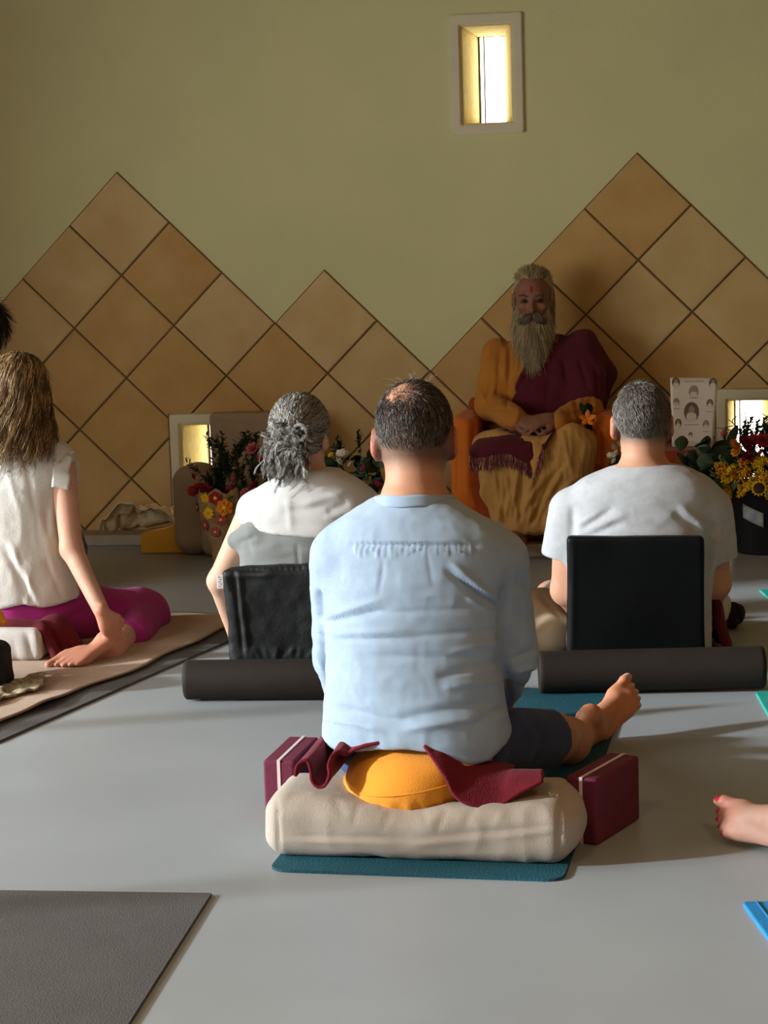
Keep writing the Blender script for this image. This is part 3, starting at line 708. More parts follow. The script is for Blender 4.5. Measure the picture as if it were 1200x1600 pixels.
# ---------------------------------------------------------------- the woman with the grey bun, in the left floor chair
def woman_grey():
    t = thing('person', 'woman with curly grey pinned-up hair in white and grey, seated in the fabric floor chair', 'person', (-1.0, 5.98, .09))
    ho = P(470, 684, 5.98); hA = axes((.18, .96, -.1), (0, .1, 1)); hs = 1.03
    nb, nt_ = P(482, 770, 5.96), P(478, 715, 5.98)
    rows = pxrows([(738, 452, 530, 5.95, .062), (758, 415, 560, 5.95, .08), (785, 392, 580, 5.95, .1), (825, 385, 580, 5.95, .115), (870, 378, 570, 5.94, .125), (930, 380, 568, 5.94, .125), (990, 378, 570, 5.95, .14), (1035, 380, 570, 5.97, .14)])
    torso = Loft(rows, 2.2); inner = Loft([(z, cx, cy, rx * .9, ry * .86) for z, cx, cy, rx, ry in rows[:-2]], 2.2)
    LS, LE, LW = P(395, 800, 5.96), P(343, 908, 6.0), P(372, 1000, 6.12)
    RS, RE, RW = P(570, 800, 5.96), P(600, 905, 6.0), P(575, 985, 6.2)
    hl, hr = np.array([-1.1, 6.02, .14]), np.array([-.9, 6.02, .14]); kl, kr = np.array([-1.27, 6.42, .12]), np.array([-.72, 6.42, .12]); al, ar = np.array([-.9, 6.5, .06]), np.array([-1.1, 6.62, .05])
    fl, fr = axes((.9, .15, -.05), (0, -.6, .8)), axes((-.9, .15, -.05), (0, -.6, .8))
    hAl, hAr = axes((.1, .95, -.3), (-.3, .3, 1)), axes((-.25, .9, -.3), (.2, .3, 1))
    def body(p):
        d = smin(inner(p), limb(p, [nb, nt_], [.056, .054]), .04)
        d = smin(d, near(p, ho, .17, lambda q: head_sdf(q, ho, hA, hs)), .025)
        d = su(.03, d, limb(p, [LS, LE, LW], [.05, .038, .027]), limb(p, [RS, RE, RW], [.05, .038, .027]))
        d = smin(d, ell(p, (hl + hr) / 2, (.17, .12, .09)), .05); d = smin(d, seat_legs(p, hl, hr, kl, kr, al, ar), .04)
        d = smin(d, near(p, al + fl[:, 1] * .12, .17, lambda q: foot_sdf(q, al, fl, .9, -1)), .02)
        d = smin(d, near(p, ar + fr[:, 1] * .12, .17, lambda q: foot_sdf(q, ar, fr, .9, 1)), .02)
        d = smin(d, near(p, LW, .2, lambda q: hand_sdf(q, LW, hAl, .92, 1)), .015)
        return smin(d, near(p, RW, .2, lambda q: hand_sdf(q, RW, hAr, .92, -1)), .015)
    V, F = surf(body, (-1.42, 5.75, -.02), (-.6, 6.8, .92), .006)
    tint = skin_tint(V, (.66, .42, .31)); add('body', V, F, SKIN, t, tint)
    for sx in (-1, 1): add('eye', *lathe([(.0005, -.009), (.007, -.006), (.009, 0), (.007, .006), (.0005, .009)], 12, toworld(np.array([sx * .031, .083, .008]), ho, hA, hs)), EYEM, t)
    hemx = np.array([P(x, y, 5.84) for x, y in [(360, 822), (390, 830), (430, 836), (500, 842), (560, 838), (600, 828)]])
    def blouse(p):
        d = torso(p) - .012
        for S, sx in ((LS, -1), (RS, 1)): d = smin(d, sph(p, S + np.array([.012 * -sx, 0, .002]), .062), .03)
        d = smax(d, np.interp(p[..., 0], hemx[:, 0], hemx[:, 2]) - p[..., 2], .012)
        return d
    V, F = surf(blouse, (-1.3, 5.75, .4), (-.65, 6.2, .7), .006)
    V = folds(V, F, [(440, 800, 520, 790, 7, -.004), (470, 790, 540, 770, 6, .004), (510, 800, 545, 785, 6, -.005), (420, 815, 500, 825, 7, -.003), (450, 775, 455, 830, 6, .003), (505, 810, 560, 800, 5, .004), (400, 790, 402, 825, 5, .003)], [(10, 10, 14, .003), (12, 12, 20, .0008, 1)])
    add('blouse', V, F, WHITE, t)
    a = np.linspace(0, 2 * math.pi, 41); cc = P(490, 744, 5.955)
    def tunic(p):
        d = torso(p) - .004; d = smax(d, p[..., 2] - (np.interp(p[..., 0], hemx[:, 0], hemx[:, 2]) + .04), .02)
        d = smin(d, rc(p, P(368, 845, 5.93), P(400, 836, 5.9), .028, .045), .03)
        d = smin(d, ell(p, (-1.0, 6.04, .15), (.2, .17, .11)), .05)
        return su(.04, d, rc(p, hl, kl, .1, .08), rc(p, hr, kr, .1, .08), rc(p, kl, al * .8 + kl * .2, .075, .06), rc(p, kr, ar * .8 + kr * .2, .075, .06))
    V, F = surf(tunic, (-1.42, 5.72, .02), (-.6, 6.7, .58), .0065)
    V = folds(V, F, [(362, 870, 440, 850, 7, .005), (370, 850, 400, 838, 4, -.006), (385, 845, 395, 870, 5, -.004), (395, 880, 470, 868, 7, -.004), (464, 850, 466, 885, 2, -.005), (400, 850, 480, 858, 6, -.004)], [(15, 15, 18, .004)])
    add('tunic', V, F, SAGE, t)
    # hair swept back from the face into a loose curly bun
    pal = np.array([(.34, .34, .31), (.55, .55, .52), (.12, .12, .11), (.05, .05, .05), (.24, .24, .22)])
    keep = lambda q: (q[:, 2] > -.06 + .5 * np.maximum(q[:, 1] + .03, 0)) & (q[:, 1] < .068)
    q, nn = scalp(3200, ho, hA, hs, keep, 1.03); n = len(q); bun = np.array([.004, -.114, .004])
    k = 7; tt = np.linspace(0, 1, k)
    tgt = bun + rng.normal(size=(n, 3)) * np.array([.02, .012, .02]); S = np.zeros((n, k, 3))
    for j, u in enumerate(tt):
        x = q * (1 - u) + tgt * u; c = np.array((0, -.01, .035)); e = (x - c) / np.array((.085, .106, .1)); l = np.maximum(ln(e), 1e-6)
        x = np.where((l < 1)[:, None], c + (x - c) / l[:, None] * (1 + .02 * u), x); S[:, j] = x + nn * (.004 + .005 * math.sin(u * 3.1)) + rng.normal(size=(n, 3)) * .0008
    cols = pal[rng.choice(5, n, p=[.34, .22, .2, .08, .16])] * rng.uniform(.8, 1.15, (n, 1))
    hr_ = strands('hair', toworld(S, ho, hA, hs), .00115, cols, HAIRM, t, .8)
    # curls of the bun and the loose waves below it
    S = []; C = []; k = 14; tt = np.linspace(0, 1, k)
    def lock(a, dirv, L, r, turns, n, spread, colp):
        d = nrm(dirv); u = nrm(np.cross(d, (0.3, .2, 1.0))); v = np.cross(d, u); ph = rng.uniform(0, 6.28)
        c = a + d * L * tt[:, None] + r * (u * np.cos(tt * turns * 6.28 + ph)[:, None] + v * np.sin(tt * turns * 6.28 + ph)[:, None])
        kc = pal[rng.choice(5, p=colp)] * rng.uniform(.75, 1.25)
        for _ in range(n):
            S.append(c + rng.normal(size=3) * spread + rng.normal(size=(k, 3)) * .0004); C.append(kc * rng.uniform(.8, 1.2))
    for i in range(430):
        a = bun + np.clip(rng.normal(size=3), -1.7, 1.7) * np.array([.026, .01, .026]); lock(a, (rng.normal() * .8, -.5, rng.normal() * .6 - .6), rng.uniform(.025, .05), rng.uniform(.004, .011), rng.uniform(.3, .8), 7, .0022, [.3, .35, .15, .1, .1])
    for i in range(430):
        a = np.array([-.012 + np.clip(rng.normal(), -1.6, 1.6) * .034, -.098 + rng.normal() * .012, -.015 + rng.normal() * .022]); lock(a, (rng.normal() * .25 + .0, -.35 + rng.normal() * .15, -1), rng.uniform(.05, .10), rng.uniform(.004, .009), rng.uniform(.4, 1.1), 7, .0022, [.22, .3, .18, .22, .08])
    th_ = np.linspace(0, 6.0, k); loop = bun + np.array([.045, -.03, .01]) + np.stack([.022 * np.cos(th_), 0 * th_, .024 * np.sin(th_)], 1)
    for _ in range(30): S.append(loop + rng.normal(size=3) * .0022); C.append(pal[rng.choice([0, 1])])
    strands('bun', toworld(np.array(S), ho, hA, hs), .00075, np.array(C), HAIRM, t, .6)
    dark = lambda p: su(.01, *[d_ for d_ in [ell((p - ho) @ hA / hs, bun + np.array([-.004, .014, -.012]), (.05, .026, .058))]])
    V, F = surf(lambda p: dark(p) * hs, ho - .2, ho + .2, .006); add('hair_base', V, F, HAIRM, t, np.tile((.07, .07, .065), (len(V), 1)))
    Vh, Fh = surf(lambda p: smax(ell((p - ho) @ hA / hs, (0, -.012, .036), (.08, .099, .091)), ((p - ho) @ hA / hs) @ nrm((0, 1, -.6)) - .03, .01) * hs, ho - .16, ho + .16, .006)
    add('hair_cap', Vh, Fh, HAIRM, t, np.tile((.13, .13, .12), (len(Vh), 1)))
woman_grey()

# ---------------------------------------------------------------- the woman in magenta trousers, half out of the picture
def woman_left():
    t = thing('person', 'woman with wavy brown hair, white blouse and magenta trousers kneeling, hand on her foot', 'person', (-2.02, 6.2, .1))
    ho = P(30, 612, 6.24); hA = axes((-.12, .98, -.1), (0, .1, 1)); hs = 1.02
    nb, nt_ = P(30, 718, 6.23), P(30, 660, 6.24)
    rows = pxrows([(685, -18, 80, 6.22, .062), (703, -38, 104, 6.22, .08), (735, -48, 106, 6.22, .098), (780, -50, 92, 6.22, .112), (840, -44, 102, 6.22, .12), (900, -48, 112, 6.22, .125), (950, -50, 118, 6.23, .13), (1000, -45, 110, 6.24, .13)])
    torso = Loft(rows, 2.3); inner = Loft([(z, cx, cy, rx * .86, ry * .85) for z, cx, cy, rx, ry in rows[:-1]], 2.2)
    RS, RE, RW = P(98, 735, 6.2), P(112, 858, 6.13), P(162, 962, 6.0)
    LS, LE, LW = P(-42, 735, 6.2), P(-70, 860, 6.2), P(-60, 960, 6.25)
    heel = P(140, 1003, 5.97); toe = P(92, 1046, 5.86); toe[2] = .036; fA = axes(toe - heel, (.2, .7, -.75)); heel = toe - fA[:, 1] * .25; ank = heel + fA[:, 2] * .08
    hr, hl = P(70, 955, 6.27), P(-20, 955, 6.27); kr = P(222, 962, 6.6); kl = np.array([-2.4, 6.6, .09])
    hd = axes((.38, .42, -1), (.75, -.6, .1)); hp = RW
    al = np.array([-2.3, 6.12, .05])
    def body(p):
        d = smin(inner(p), limb(p, [nb, nt_], [.054, .052]), .04)
        d = smin(d, near(p, ho, .17, lambda q: head_sdf(q, ho, hA, hs)), .025)
        d = su(.025, d, limb(p, [RS, RE, RW], [.044, .037, .025]), limb(p, [LS, LE, LW], [.044, .037, .025]))
        d = smin(d, ell(p, (hl + hr) / 2, (.17, .13, .1)), .05)
        d = su(.03, d, limb(p, [hr, kr], [.08, .055]), limb(p, [kr, ank], [.05, .036]), limb(p, [hl, kl, al], [.08, .055, .036]))
        d = smin(d, near(p, (heel + toe) / 2, .18, lambda q: foot_sdf(q, heel, fA, 1.08, -1)), .015)
        return smin(d, near(p, hp + hd[:, 1] * .06, .17, lambda q: hand_sdf(q, hp, hd, .98, -1, .45)), .002)
    V, F = surf(body, (-2.55, 5.78, -.02), (-1.5, 6.75, 1.05), .0055)
    tint = skin_tint(V, (.58, .34, .24)); ft = (V[:, 1] < 6.16) & (V[:, 2] < .2); tint[ft] *= np.array([1.08, .85, .8]); V[:, 2] = np.maximum(V[:, 2], .0162)
    add('body', V, F, SKIN, t, tint)
    for sx in (-1, 1): add('eye', *lathe([(.0005, -.009), (.007, -.006), (.009, 0), (.007, .006), (.0005, .009)], 12, toworld(np.array([sx * .031, .083, .008]), ho, hA, hs)), EYEM, t)
    zc = P(40, 948, 6.1)[2]
    def blouse(p):
        d = torso(p) - .008
        d = smax(d, zc + .006 * np.sin(p[..., 0] * 40) - p[..., 2], .01)
        # deep armholes
        for c, sx in ((P(112, 768, 6.2), 1), (P(-58, 768, 6.2), -1)): d = smax(d, -rc(p, c + np.array([sx * .02, 0, .02]), c + np.array([sx * .02, 0, -.02]), .05, .042), .01)
        return d
    V, F = surf(blouse, (-2.4, 6.0, .1), (-1.7, 6.45, .75), .0055)
    V = folds(V, F, [(5, 850, 50, 945, 6, -.006), (15, 845, 62, 945, 5, .005), (30, 860, 45, 930, 4, -.004), (60, 800, 85, 890, 6, .004), (70, 790, 78, 850, 4, -.004), (85, 760, 75, 860, 6, .006), (10, 730, 30, 800, 5, .003), (40, 720, 55, 800, 5, -.004), (0, 760, 40, 770, 5, .003), (70, 870, 100, 940, 5, -.004), (20, 700, 60, 712, 4, -.003)],
              [(12, 12, 7, .004), (20, 20, 8, .0016, 1), (44, 44, 26, .0005, 1)])
    bl = add('blouse', V, F, BLOUSE, t)
    # gathered cap sleeve, a little frill over the shoulder
    us = np.linspace(-1, 1, 40); G = []
    for v in np.linspace(0, 1, 8):
        a = P(92, 706, 6.2); row = []
        for u in us:
            wob = .007 * math.sin(u * 13) * v
            row.append(a + np.array([-.006 + .055 * v + wob * .6, .085 * u * (1 - .15 * v), -.008 - .10 * abs(u) ** 2.0 * (1 - .1 * v) + (.022 - .026 * abs(u)) * math.sin(v * 2.0) - .018 * v * v + wob]))
        G.append(row)
    add('cap_sleeve', *grid_sheet(np.array(G), .003), BLOUSE, bl)
    def trous(p):
        d = su(.05, ell(p, (hl + hr) / 2, (.215, .175, .10)), ell(p, (hl + hr) / 2 + np.array([0, 0, .07]), (.18, .15, .08))); a2 = kr * .3 + ank * .7
        d = su(.05, d, rc(p, hr, kr, .11, .09), rc(p, kr, a2 + np.array([.02, .05, 0]), .088, .058), rc(p, hl, kl, .105, .075), rc(p, kl, al + np.array([0, .1, 0]), .07, .055))
        return d
    V, F = surf(trous, (-2.62, 5.95, -.02), (-1.45, 6.85, .4), .0065)
    V = folds(V, F, [(70, 975, 125, 935, 6, .006), (75, 985, 150, 945, 6, -.007), (20, 960, 130, 975, 7, -.004), (190, 960, 262, 985, 5, -.006), (185, 930, 240, 965, 6, .005), (175, 945, 230, 990, 5, -.006), (170, 920, 220, 930, 6, -.004), (0, 940, 60, 950, 6, .004)], [(18, 18, 14, .004)])
    V[:, 2] = np.maximum(V[:, 2], .0165); add('trousers', V, F, MAGENTA, t)
    # long loose waves
    pal = np.array([(.13, .07, .03), (.26, .15, .065), (.52, .36, .17), (.05, .028, .015), (.72, .55, .30)])
    keep = lambda q: (q[:, 2] > -.045 + .5 * np.maximum(q[:, 1] + .02, 0)) & (q[:, 1] < .06)
    q, nn = scalp(4600, ho, hA, hs, keep, 1.03); n = len(q); k = 16; tt = np.linspace(0, 1, k)
    L = rng.uniform(.13, .26, n) + np.clip(q[:, 2], 0, .12) * .9; cl = (np.floor(q[:, 0] / .018) * 7 + np.floor(q[:, 2] / .03) * 3 + np.floor(q[:, 1] / .035)); ph = cl * 2.399 + rng.normal(size=n) * .25; am = .019 + .008 * np.sin(cl * 1.7) + rng.normal(size=n) * .001
    S = np.zeros((n, k, 3)); x = q.copy(); dz = nn.copy() * .3 + np.array([0, -.15, .0])
    c = np.array((0, -.01, .035))
    for j in range(k):
        S[:, j] = x; step = (L / (k - 1))[:, None]; d = np.stack([nn[:, 0] * .12 + q[:, 0] * .5, nn[:, 1] * .2 - .1, -np.ones(n)], 1); d /= ln(d)[:, None]
        x = x + d * step; e = (x - c) / np.array((.086, .107, .098)); l = ln(e); x = np.where((l < 1)[:, None], c + (x - c) / np.maximum(l, 1e-6)[:, None], x)
        low = x[:, 2] < -.03; x[low, 1] = np.minimum(x[low, 1], -.045 - .1 * np.abs(x[low, 0]) + .02)
    wv = np.sin(tt[None] * (L * 42)[:, None] + ph[:, None]) * tt[None] ** .7 * am[:, None]; wv2 = np.cos(tt[None] * (L * 42)[:, None] + ph[:, None]) * tt[None] ** .7 * am[:, None]
    S[..., 0] += wv; S[..., 1] += wv2 * .7
    cols = pal[rng.choice(5, n, p=[.24, .3, .22, .1, .14])] * (.9 + .5 * np.sin(cl * 3.1))[:, None] * rng.uniform(.8, 1.15, (n, 1))
    strands('hair', toworld(S, ho, hA, hs), .0009, cols, HAIRM, t, .55)
    Vh, Fh = surf(lambda p: smax(ell((p - ho) @ hA / hs, (0, -.012, .036), (.08, .1, .091)), ((p - ho) @ hA / hs) @ nrm((0, 1, -.6)) - .03, .01) * hs, ho - .16, ho + .16, .006)
    add('hair_cap', Vh, Fh, HAIRM, t, np.tile((.09, .05, .025), (len(Vh), 1)))
woman_left()

# ---------------------------------------------------------------- the dark-haired sitter at the very edge
def woman_dark():
    t = thing('person', 'dark-haired sitter behind the wavy-haired woman, only dark hair in view', 'person', (-2.44, 7.2, .1))
    ho = P(-26, 522, 7.2); hA = axes((0, .99, -.1), (0, .1, 1)); hs = 1.0; b = np.array([ho[0], ho[1], 0])
    torso = Loft([(.12, b[0], b[1], .2, .15), (.3, b[0], b[1], .17, .12), (.5, b[0], b[1], .18, .12), (.66, b[0], b[1], .19, .1), (.74, b[0], b[1], .1, .07), (.80, b[0], b[1], .06, .05)], 2.4)
    S = [b + np.array([s * .19, 0, .66]) for s in (-1, 1)]; E = [b + np.array([s * .23, .1, .4]) for s in (-1, 1)]; W = [b + np.array([s * .2, .36, .22]) for s in (-1, 1)]
    H = [b + np.array([s * .1, .03, .15]) for s in (-1, 1)]; K = [b + np.array([s * .16, .42, .13]) for s in (-1, 1)]; A_ = [b + np.array([s * .08, .52, .05]) for s in (-1, 1)]
    fa = [axes((0, 1, -.02), (0, .05, 1)) for s in (-1, 1)]; ha = axes((0, .9, -.4), (0, .4, 1))
    def body(p):
        d = smin(torso(p) + .015, limb(p, [b + np.array([0, 0, .74]), ho - np.array([0, .02, .05])], [.055, .05]), .03)
        d = smin(d, near(p, ho, .17, lambda q: head_sdf(q, ho, hA, hs)), .02); d = smin(d, seat_legs(p, H[0], H[1], K[0], K[1], A_[0], A_[1]), .04)
        for i in (0, 1):
            d = smin(d, limb(p, [S[i], E[i], W[i]], [.042, .035, .025]), .03); d = smin(d, near(p, A_[i] + fa[i][:, 1] * .12, .17, lambda q: foot_sdf(q, A_[i], fa[i], .9, (-1, 1)[i])), .02)
            d = smin(d, near(p, W[i] + np.array([0, .06, 0]), .17, lambda q: hand_sdf(q, W[i], ha, .9, (1, -1)[i])), .015)
        return d
    V, F = surf(body, b + np.array([-.5, -.25, -.02]), b + np.array([.5, .75, 1.2]), .0075); add('body', V, F, SKIN, t, skin_tint(V, (.5, .3, .2)))
    for sx in (-1, 1): add('eye', *lathe([(.0005, -.009), (.007, -.006), (.009, 0), (.007, .006), (.0005, .009)], 12, toworld(np.array([sx * .031, .083, .008]), ho, hA, hs)), EYEM, t)
    def top(p):
        d = torso(p)
        for i in (0, 1): d = smin(d, rc(p, S[i], E[i], .055, .046), .03)
        return smax(d, p[..., 2] - .755, .01)
    V, F = surf(top, b + np.array([-.4, -.25, .1]), b + np.array([.4, .3, .85]), .009); add('top', V, F, SAGE, t)
    V, F = surf(lambda p: su(.05, ell(p, (H[0] + H[1]) / 2, (.2, .16, .1)), *[rc(p, H[i], K[i], .1, .075) for i in (0, 1)], *[rc(p, K[i], A_[i] * .8 + K[i] * .2, .07, .055) for i in (0, 1)]), b + np.array([-.5, -.25, .0]), b + np.array([.5, .65, .4]), .009); add('trousers', V, F, NAVY, t)
    Vh, Fh = surf(lambda p: smax(su(.02, ell((p - ho) @ hA / hs, (0, -.014, .036), (.083, .103, .094)), ell((p - ho) @ hA, (0, -.07, -.03), (.075, .045, .08))), ((p - ho) @ hA / hs) @ nrm((0, 1, -.6)) - .03, .01) * hs, ho - .2, ho + .2, .006)
    add('hair_cap', Vh, Fh, HAIRM, t, np.tile((.01, .009, .009), (len(Vh), 1)))
    short_hair('hair', t, ho, hA, hs, 2600, lambda q: (q[:, 2] > -.05 + .5 * np.maximum(q[:, 1] + .02, 0)) & (q[:, 1] < .06), .09, [(.008, .007, .007), (.02, .018, .016)], .0012, .02, 1.08, None, 8)
woman_dark()

# ================================================================== mats, cushions, chairs
TEALM = mat('teal_foam', (.012, .095, .14), .7, .12, 14, .5, 160, spec=.3)
GREENM = mat('sea_green_foam', (.03, .42, .36), .6, .1, 14, .3, 160)
BLUEM = mat('bright_blue_foam', (.02, .26, .62), .6, .1, 14, .3, 160)
DARKM = mat('charcoal_foam', (.105, .105, .105), .8, .12, 10, .4, 260)
BROWNM = mat('dark_brown_foam', (.022, .017, .0145), .75, .15, 12, .15, 160)
BEIGEM = mat('natural_canvas', (.47, .42, .355), .92, .08, 14, .35, 330, sheen=.1, weave=220)
ORANGEM = mat('saffron_cotton', (.86, .33, .022), .85, .12, 9, .3, 260, sheen=.15)
FELTM = mat('wine_red_felt', (.17, .007, .02), .98, .2, 30, .8, 260, sheen=.06)
BLOCKM = mat('burgundy_foam', (.165, .026, .058), .8, .15, 60, .35, 420)
BANDM = mat('pale_band', (.74, .66, .63), .8, .05)
LEATHER = mat('black_leatherette', (.004, .006, .007), .5, .2, 20, .2, 260, spec=.16)
BLACKF = mat('black_nylon', (.006, .009, .010), .6, .25, 18, .3, 90, spec=.35)
TANB = mat('tan_wool_blanket', (.42, .29, .19), .95, .15, 8, .6, 240, sheen=.2)
CUSHM = mat('grey_white_canvas', (.58, .58, .57), .92, .08, 14, .35, 300)
DARKRED = mat('dark_red_cotton', (.11, .006, .016), .9, .2, 12, .4, 200, sheen=.02)
TAUPE = mat('taupe_linen', (.38, .30, .2), .95, .12, 10, .4, 260)
TAGW = mat('white_label', (.85, .85, .85), .7, .03)
INK = mat('ink', (.12, .12, .13), .8, .05)
BLACKC = mat('black_cloth', (.016, .015, .015), .9, .3, 20, .4, 120)

def mat_slab(name, corners, th, r, m, label, group=None, z=0.0, ribs=0):
    """corner points (x,y) counter-clockwise, rounded by r"""
    pts = []; c = [np.array(v, float) for v in corners]; n = len(c)
    for i in range(n):
        a, b, d = c[i - 1], c[i], c[(i + 1) % n]; u = nrm(a - b); v = nrm(d - b)
        for t in np.linspace(0, 1, 7 if r > .01 else 2): pts.append((1 - t) ** 2 * (b + u * r) + 2 * t * (1 - t) * b + t * t * (b + v * r))
    bm = bmesh.new(); f = bm.faces.new([bm.verts.new((p_[0], p_[1], z)) for p_ in pts]); rr = bmesh.ops.extrude_face_region(bm, geom=[f])
    top = [v for v in rr['geom'] if isinstance(v, bmesh.types.BMVert)]
    for v in top: v.co.z = z + th
    bmesh.ops.recalc_face_normals(bm, faces=bm.faces[:])
    tf = [g for g in bm.faces if all(abs(v.co.z - z - th) < 1e-6 for v in g.verts)]
    bmesh.ops.bevel(bm, geom=list({e for g in tf for e in g.edges}), offset=min(.0015, th * .3), segments=2, affect='EDGES')
    V, F = bmarr(bm); o = add(name, V, F, m, smooth=False); return tag(o, label, 'mat', group)
fl, fr_ = gz(424, 1366)[:2], gz(881, 1379)[:2]; dv = nrm(gz(957, 1149)[:2] - fr_)
# straighten the mat: width across, length away
wv = np.array([-dv[1], dv[0]]); wd = abs((fl - fr_) @ wv) + .012
fl = fr_ + wv * wd
mat_slab('yoga_mat', [fr_, fr_ + dv * 1.74, fl + dv * 1.74, fl], .006, .045, TEALM, 'teal foam mat running under the beige bolster towards the brown rolls')
c0 = gz(332, 1399)[:2]; e_ = nrm(gz(205, 1600)[:2] - c0); w_ = np.array([-1.0, 0.005])
mat_slab('yoga_mat', [c0, c0 + w_ * .62, c0 + w_ * .62 + e_ * 1.7, c0 + e_ * 1.7], .006, .004, DARKM, 'smooth grey mat in the near left corner, nothing on it')
A_ = gz(0, 1161)[:2]; B_ = gz(357, 1004)[:2]; d_ = nrm(B_ - A_); n_ = np.array([-d_[1], d_[0]]); far = gz(335, 964)[:2]
e2 = A_ + d_ * ((far - A_) @ d_)
s2 = e2 - d_ * 1.83
mat_slab('yoga_mat', [s2, e2, e2 + n_ * .66, s2 + n_ * .66], .007, .006, DARKM, 'long dark mat with the tan blanket spread on it')
gA, gB = gz(1180, 1083)[:2], gz(1204, 1126)[:2]
mat_slab('yoga_mat', [gB + (gB - gA) * 4.2, gB + (gB - gA) * 4.2 + np.array([.62, .0]), gA + np.array([.62, .03]), gA], .007, .02, GREENM, 'sea green mat lying by the right end of the brown roll')
bA, bB = gz(1160, 1414)[:2], gz(1200, 1469)[:2]; bd = nrm(bB - bA)
o = mat_slab('yoga_mat', [bA + bd * 1.2, bA + bd * 1.2 + np.array([.6, .03]), bA + np.array([.6, .03]), bA], .008, .008, BLUEM, 'bright blue ribbed mat in the near right corner')
ribs = []
for k in range(1, 22):
    q0 = bA + np.array([.6, .03]) * k / 22; q1 = q0 + bd * 1.19
    ribs.append(tubem([(*(q0 + bd * .006), .008), (*q1, .008)], .0025, 6))
add('ribs', *merge(*ribs), BLUEM, o)
tA, tB = gz(1186, 923)[:2], gz(1203, 938)[:2]
mat_slab('yoga_mat', [tB + (tB - tA) * 4, tB + (tB - tA) * 4 + np.array([.5, 0]), tA + np.array([.5, .06]), tA], .006, .01, GREENM, 'turquoise mat corner on the floor in front of the flower bucket')

# tan blanket on the long mat
us = np.linspace(0, 1, 60); vs = np.linspace(0, 1, 40); L0 = 1.83; G = np.zeros((60, 40, 3))
for i, u in enumerate(us):
    for j, v in enumerate(vs):
        w = .085 + .012 * math.sin(u * 9) + .01 * math.sin(u * 23)
        q = s2 + d_ * (.05 + (L0 - .075) * u) + n_ * (w + (.6 - w) * v)
        G[i, j] = (*q, .0125)
G[..., 2] += .004 + .004 * vn(G * np.array([5, 5, 1])) + .012 * np.exp(-((us[:, None] - .2) / .05) ** 2) * np.clip(1 - vs[None] * 1.5, 0, 1)
o = add('blanket', *grid_sheet(G, .005), TANB); tag(o, 'tan wool blanket spread over the long dark mat', 'blanket')
# its folded, embroidered corner at the near end
us = np.linspace(0, 1, 46); G = np.zeros((46, 24, 3)); a = gz(-30, 1122)[:2]; b = gz(68, 1088)[:2]; c_ = gz(-20, 1090)[:2]
for i, u in enumerate(us):
    for j, v in enumerate(np.linspace(0, 1, 24)):
        q = a * (1 - u) + b * u + (c_ - a) * v * .8; G[i, j] = (*q, .026)
G[..., 2] += .02 * np.abs(vn(G * np.array([16, 16, 1]))) + .008 * vn(G * 45)
SHAWLP = mat('patterned_shawl', (.62, .50, .36), .9, .5, 42, .3, 120, col2=(.12, .12, .07))
o = add('folded_shawl', *grid_sheet(G, .006), SHAWLP); tag(o, 'crumpled patterned shawl at the near end of the tan blanket', 'shawl')
# cushion, dark red cloth coloured as the trousers' shade, black bag, orange cloth by the left woman
c = (P(0, 1010, 5.98) + P(70, 1010, 5.98)) / 2
V, F = surf(lambda p: rbox(p, (c[0] - .085, 6.08, .071), (.155, .13, .054), .03), (c[0] - .3, 5.9, -.01), (c[0] + .2, 6.25, .22), .008)
V = folds(V, F, [(40, 985, 55, 1050, 5, -.006), (55, 985, 68, 1045, 4, .005), (20, 1000, 30, 1050, 5, -.003)], [(12, 12, 18, .005)])
o = add('cushion', V, F, CUSHM); tag(o, 'grey-white canvas cushion under the kneeling woman', 'cushion')
V, F = surf(lambda p: su(.03, rc(p, P(-40, 976, 6.02), P(62, 977, 6.02), .02, .02), rc(p, P(84, 990, 6.08), P(112, 1026, 6.08), .065, .055), rc(p, P(66, 985, 6.0), P(98, 1040, 5.97), .016, .02)), (-2.35, 5.88, .0), (-1.7, 6.2, .26), .006)
V = folds(V, F, [(80, 985, 100, 1035, 4, -.006), (95, 985, 118, 1035, 4, -.006)], [(20, 20, 20, .006)]); V[:, 2] = np.maximum(V[:, 2], .0165)
o = add('shaded_cloth', V, F, DARKRED); tag(o, 'dark red cloth coloured as the shade between the magenta trousers and the cushion', 'cloth')
V, F = surf(lambda p: su(.03, rbox(p, (-1.975, 5.58, .085), (.085, .09, .075), .04), ell(p, (-1.975, 5.55, .12), (.075, .08, .06))), (-2.12, 5.4, -.01), (-1.78, 5.75, .24), .007)
V = folds(V, F, [(5, 1050, 20, 1090, 4, -.006)], [(25, 25, 25, .006)]); V[:, 2] = np.maximum(V[:, 2], .017)
o = add('bag', V, F, BLACKC); tag(o, 'soft black bag at the left edge on the tan blanket', 'bag')
V, F = surf(lambda p: su(.02, ell(p, (-2.03, 5.74, .21), (.085, .07, .038)), rc(p, (-2.0, 5.74, .21), (-1.935, 5.72, .195), .025, .008), rc(p, (-2.01, 5.72, .23), (-2.04, 5.72, .13), .04, .06)), (-2.2, 5.6, .0), (-1.85, 5.87, .3), .006)
V = folds(V, F, [], [(30, 30, 30, .006)]); o = add('folded_cloth', V, F, ORANGEM); tag(o, 'orange cloth bundle tucked behind the black bag at the left edge', 'cloth')

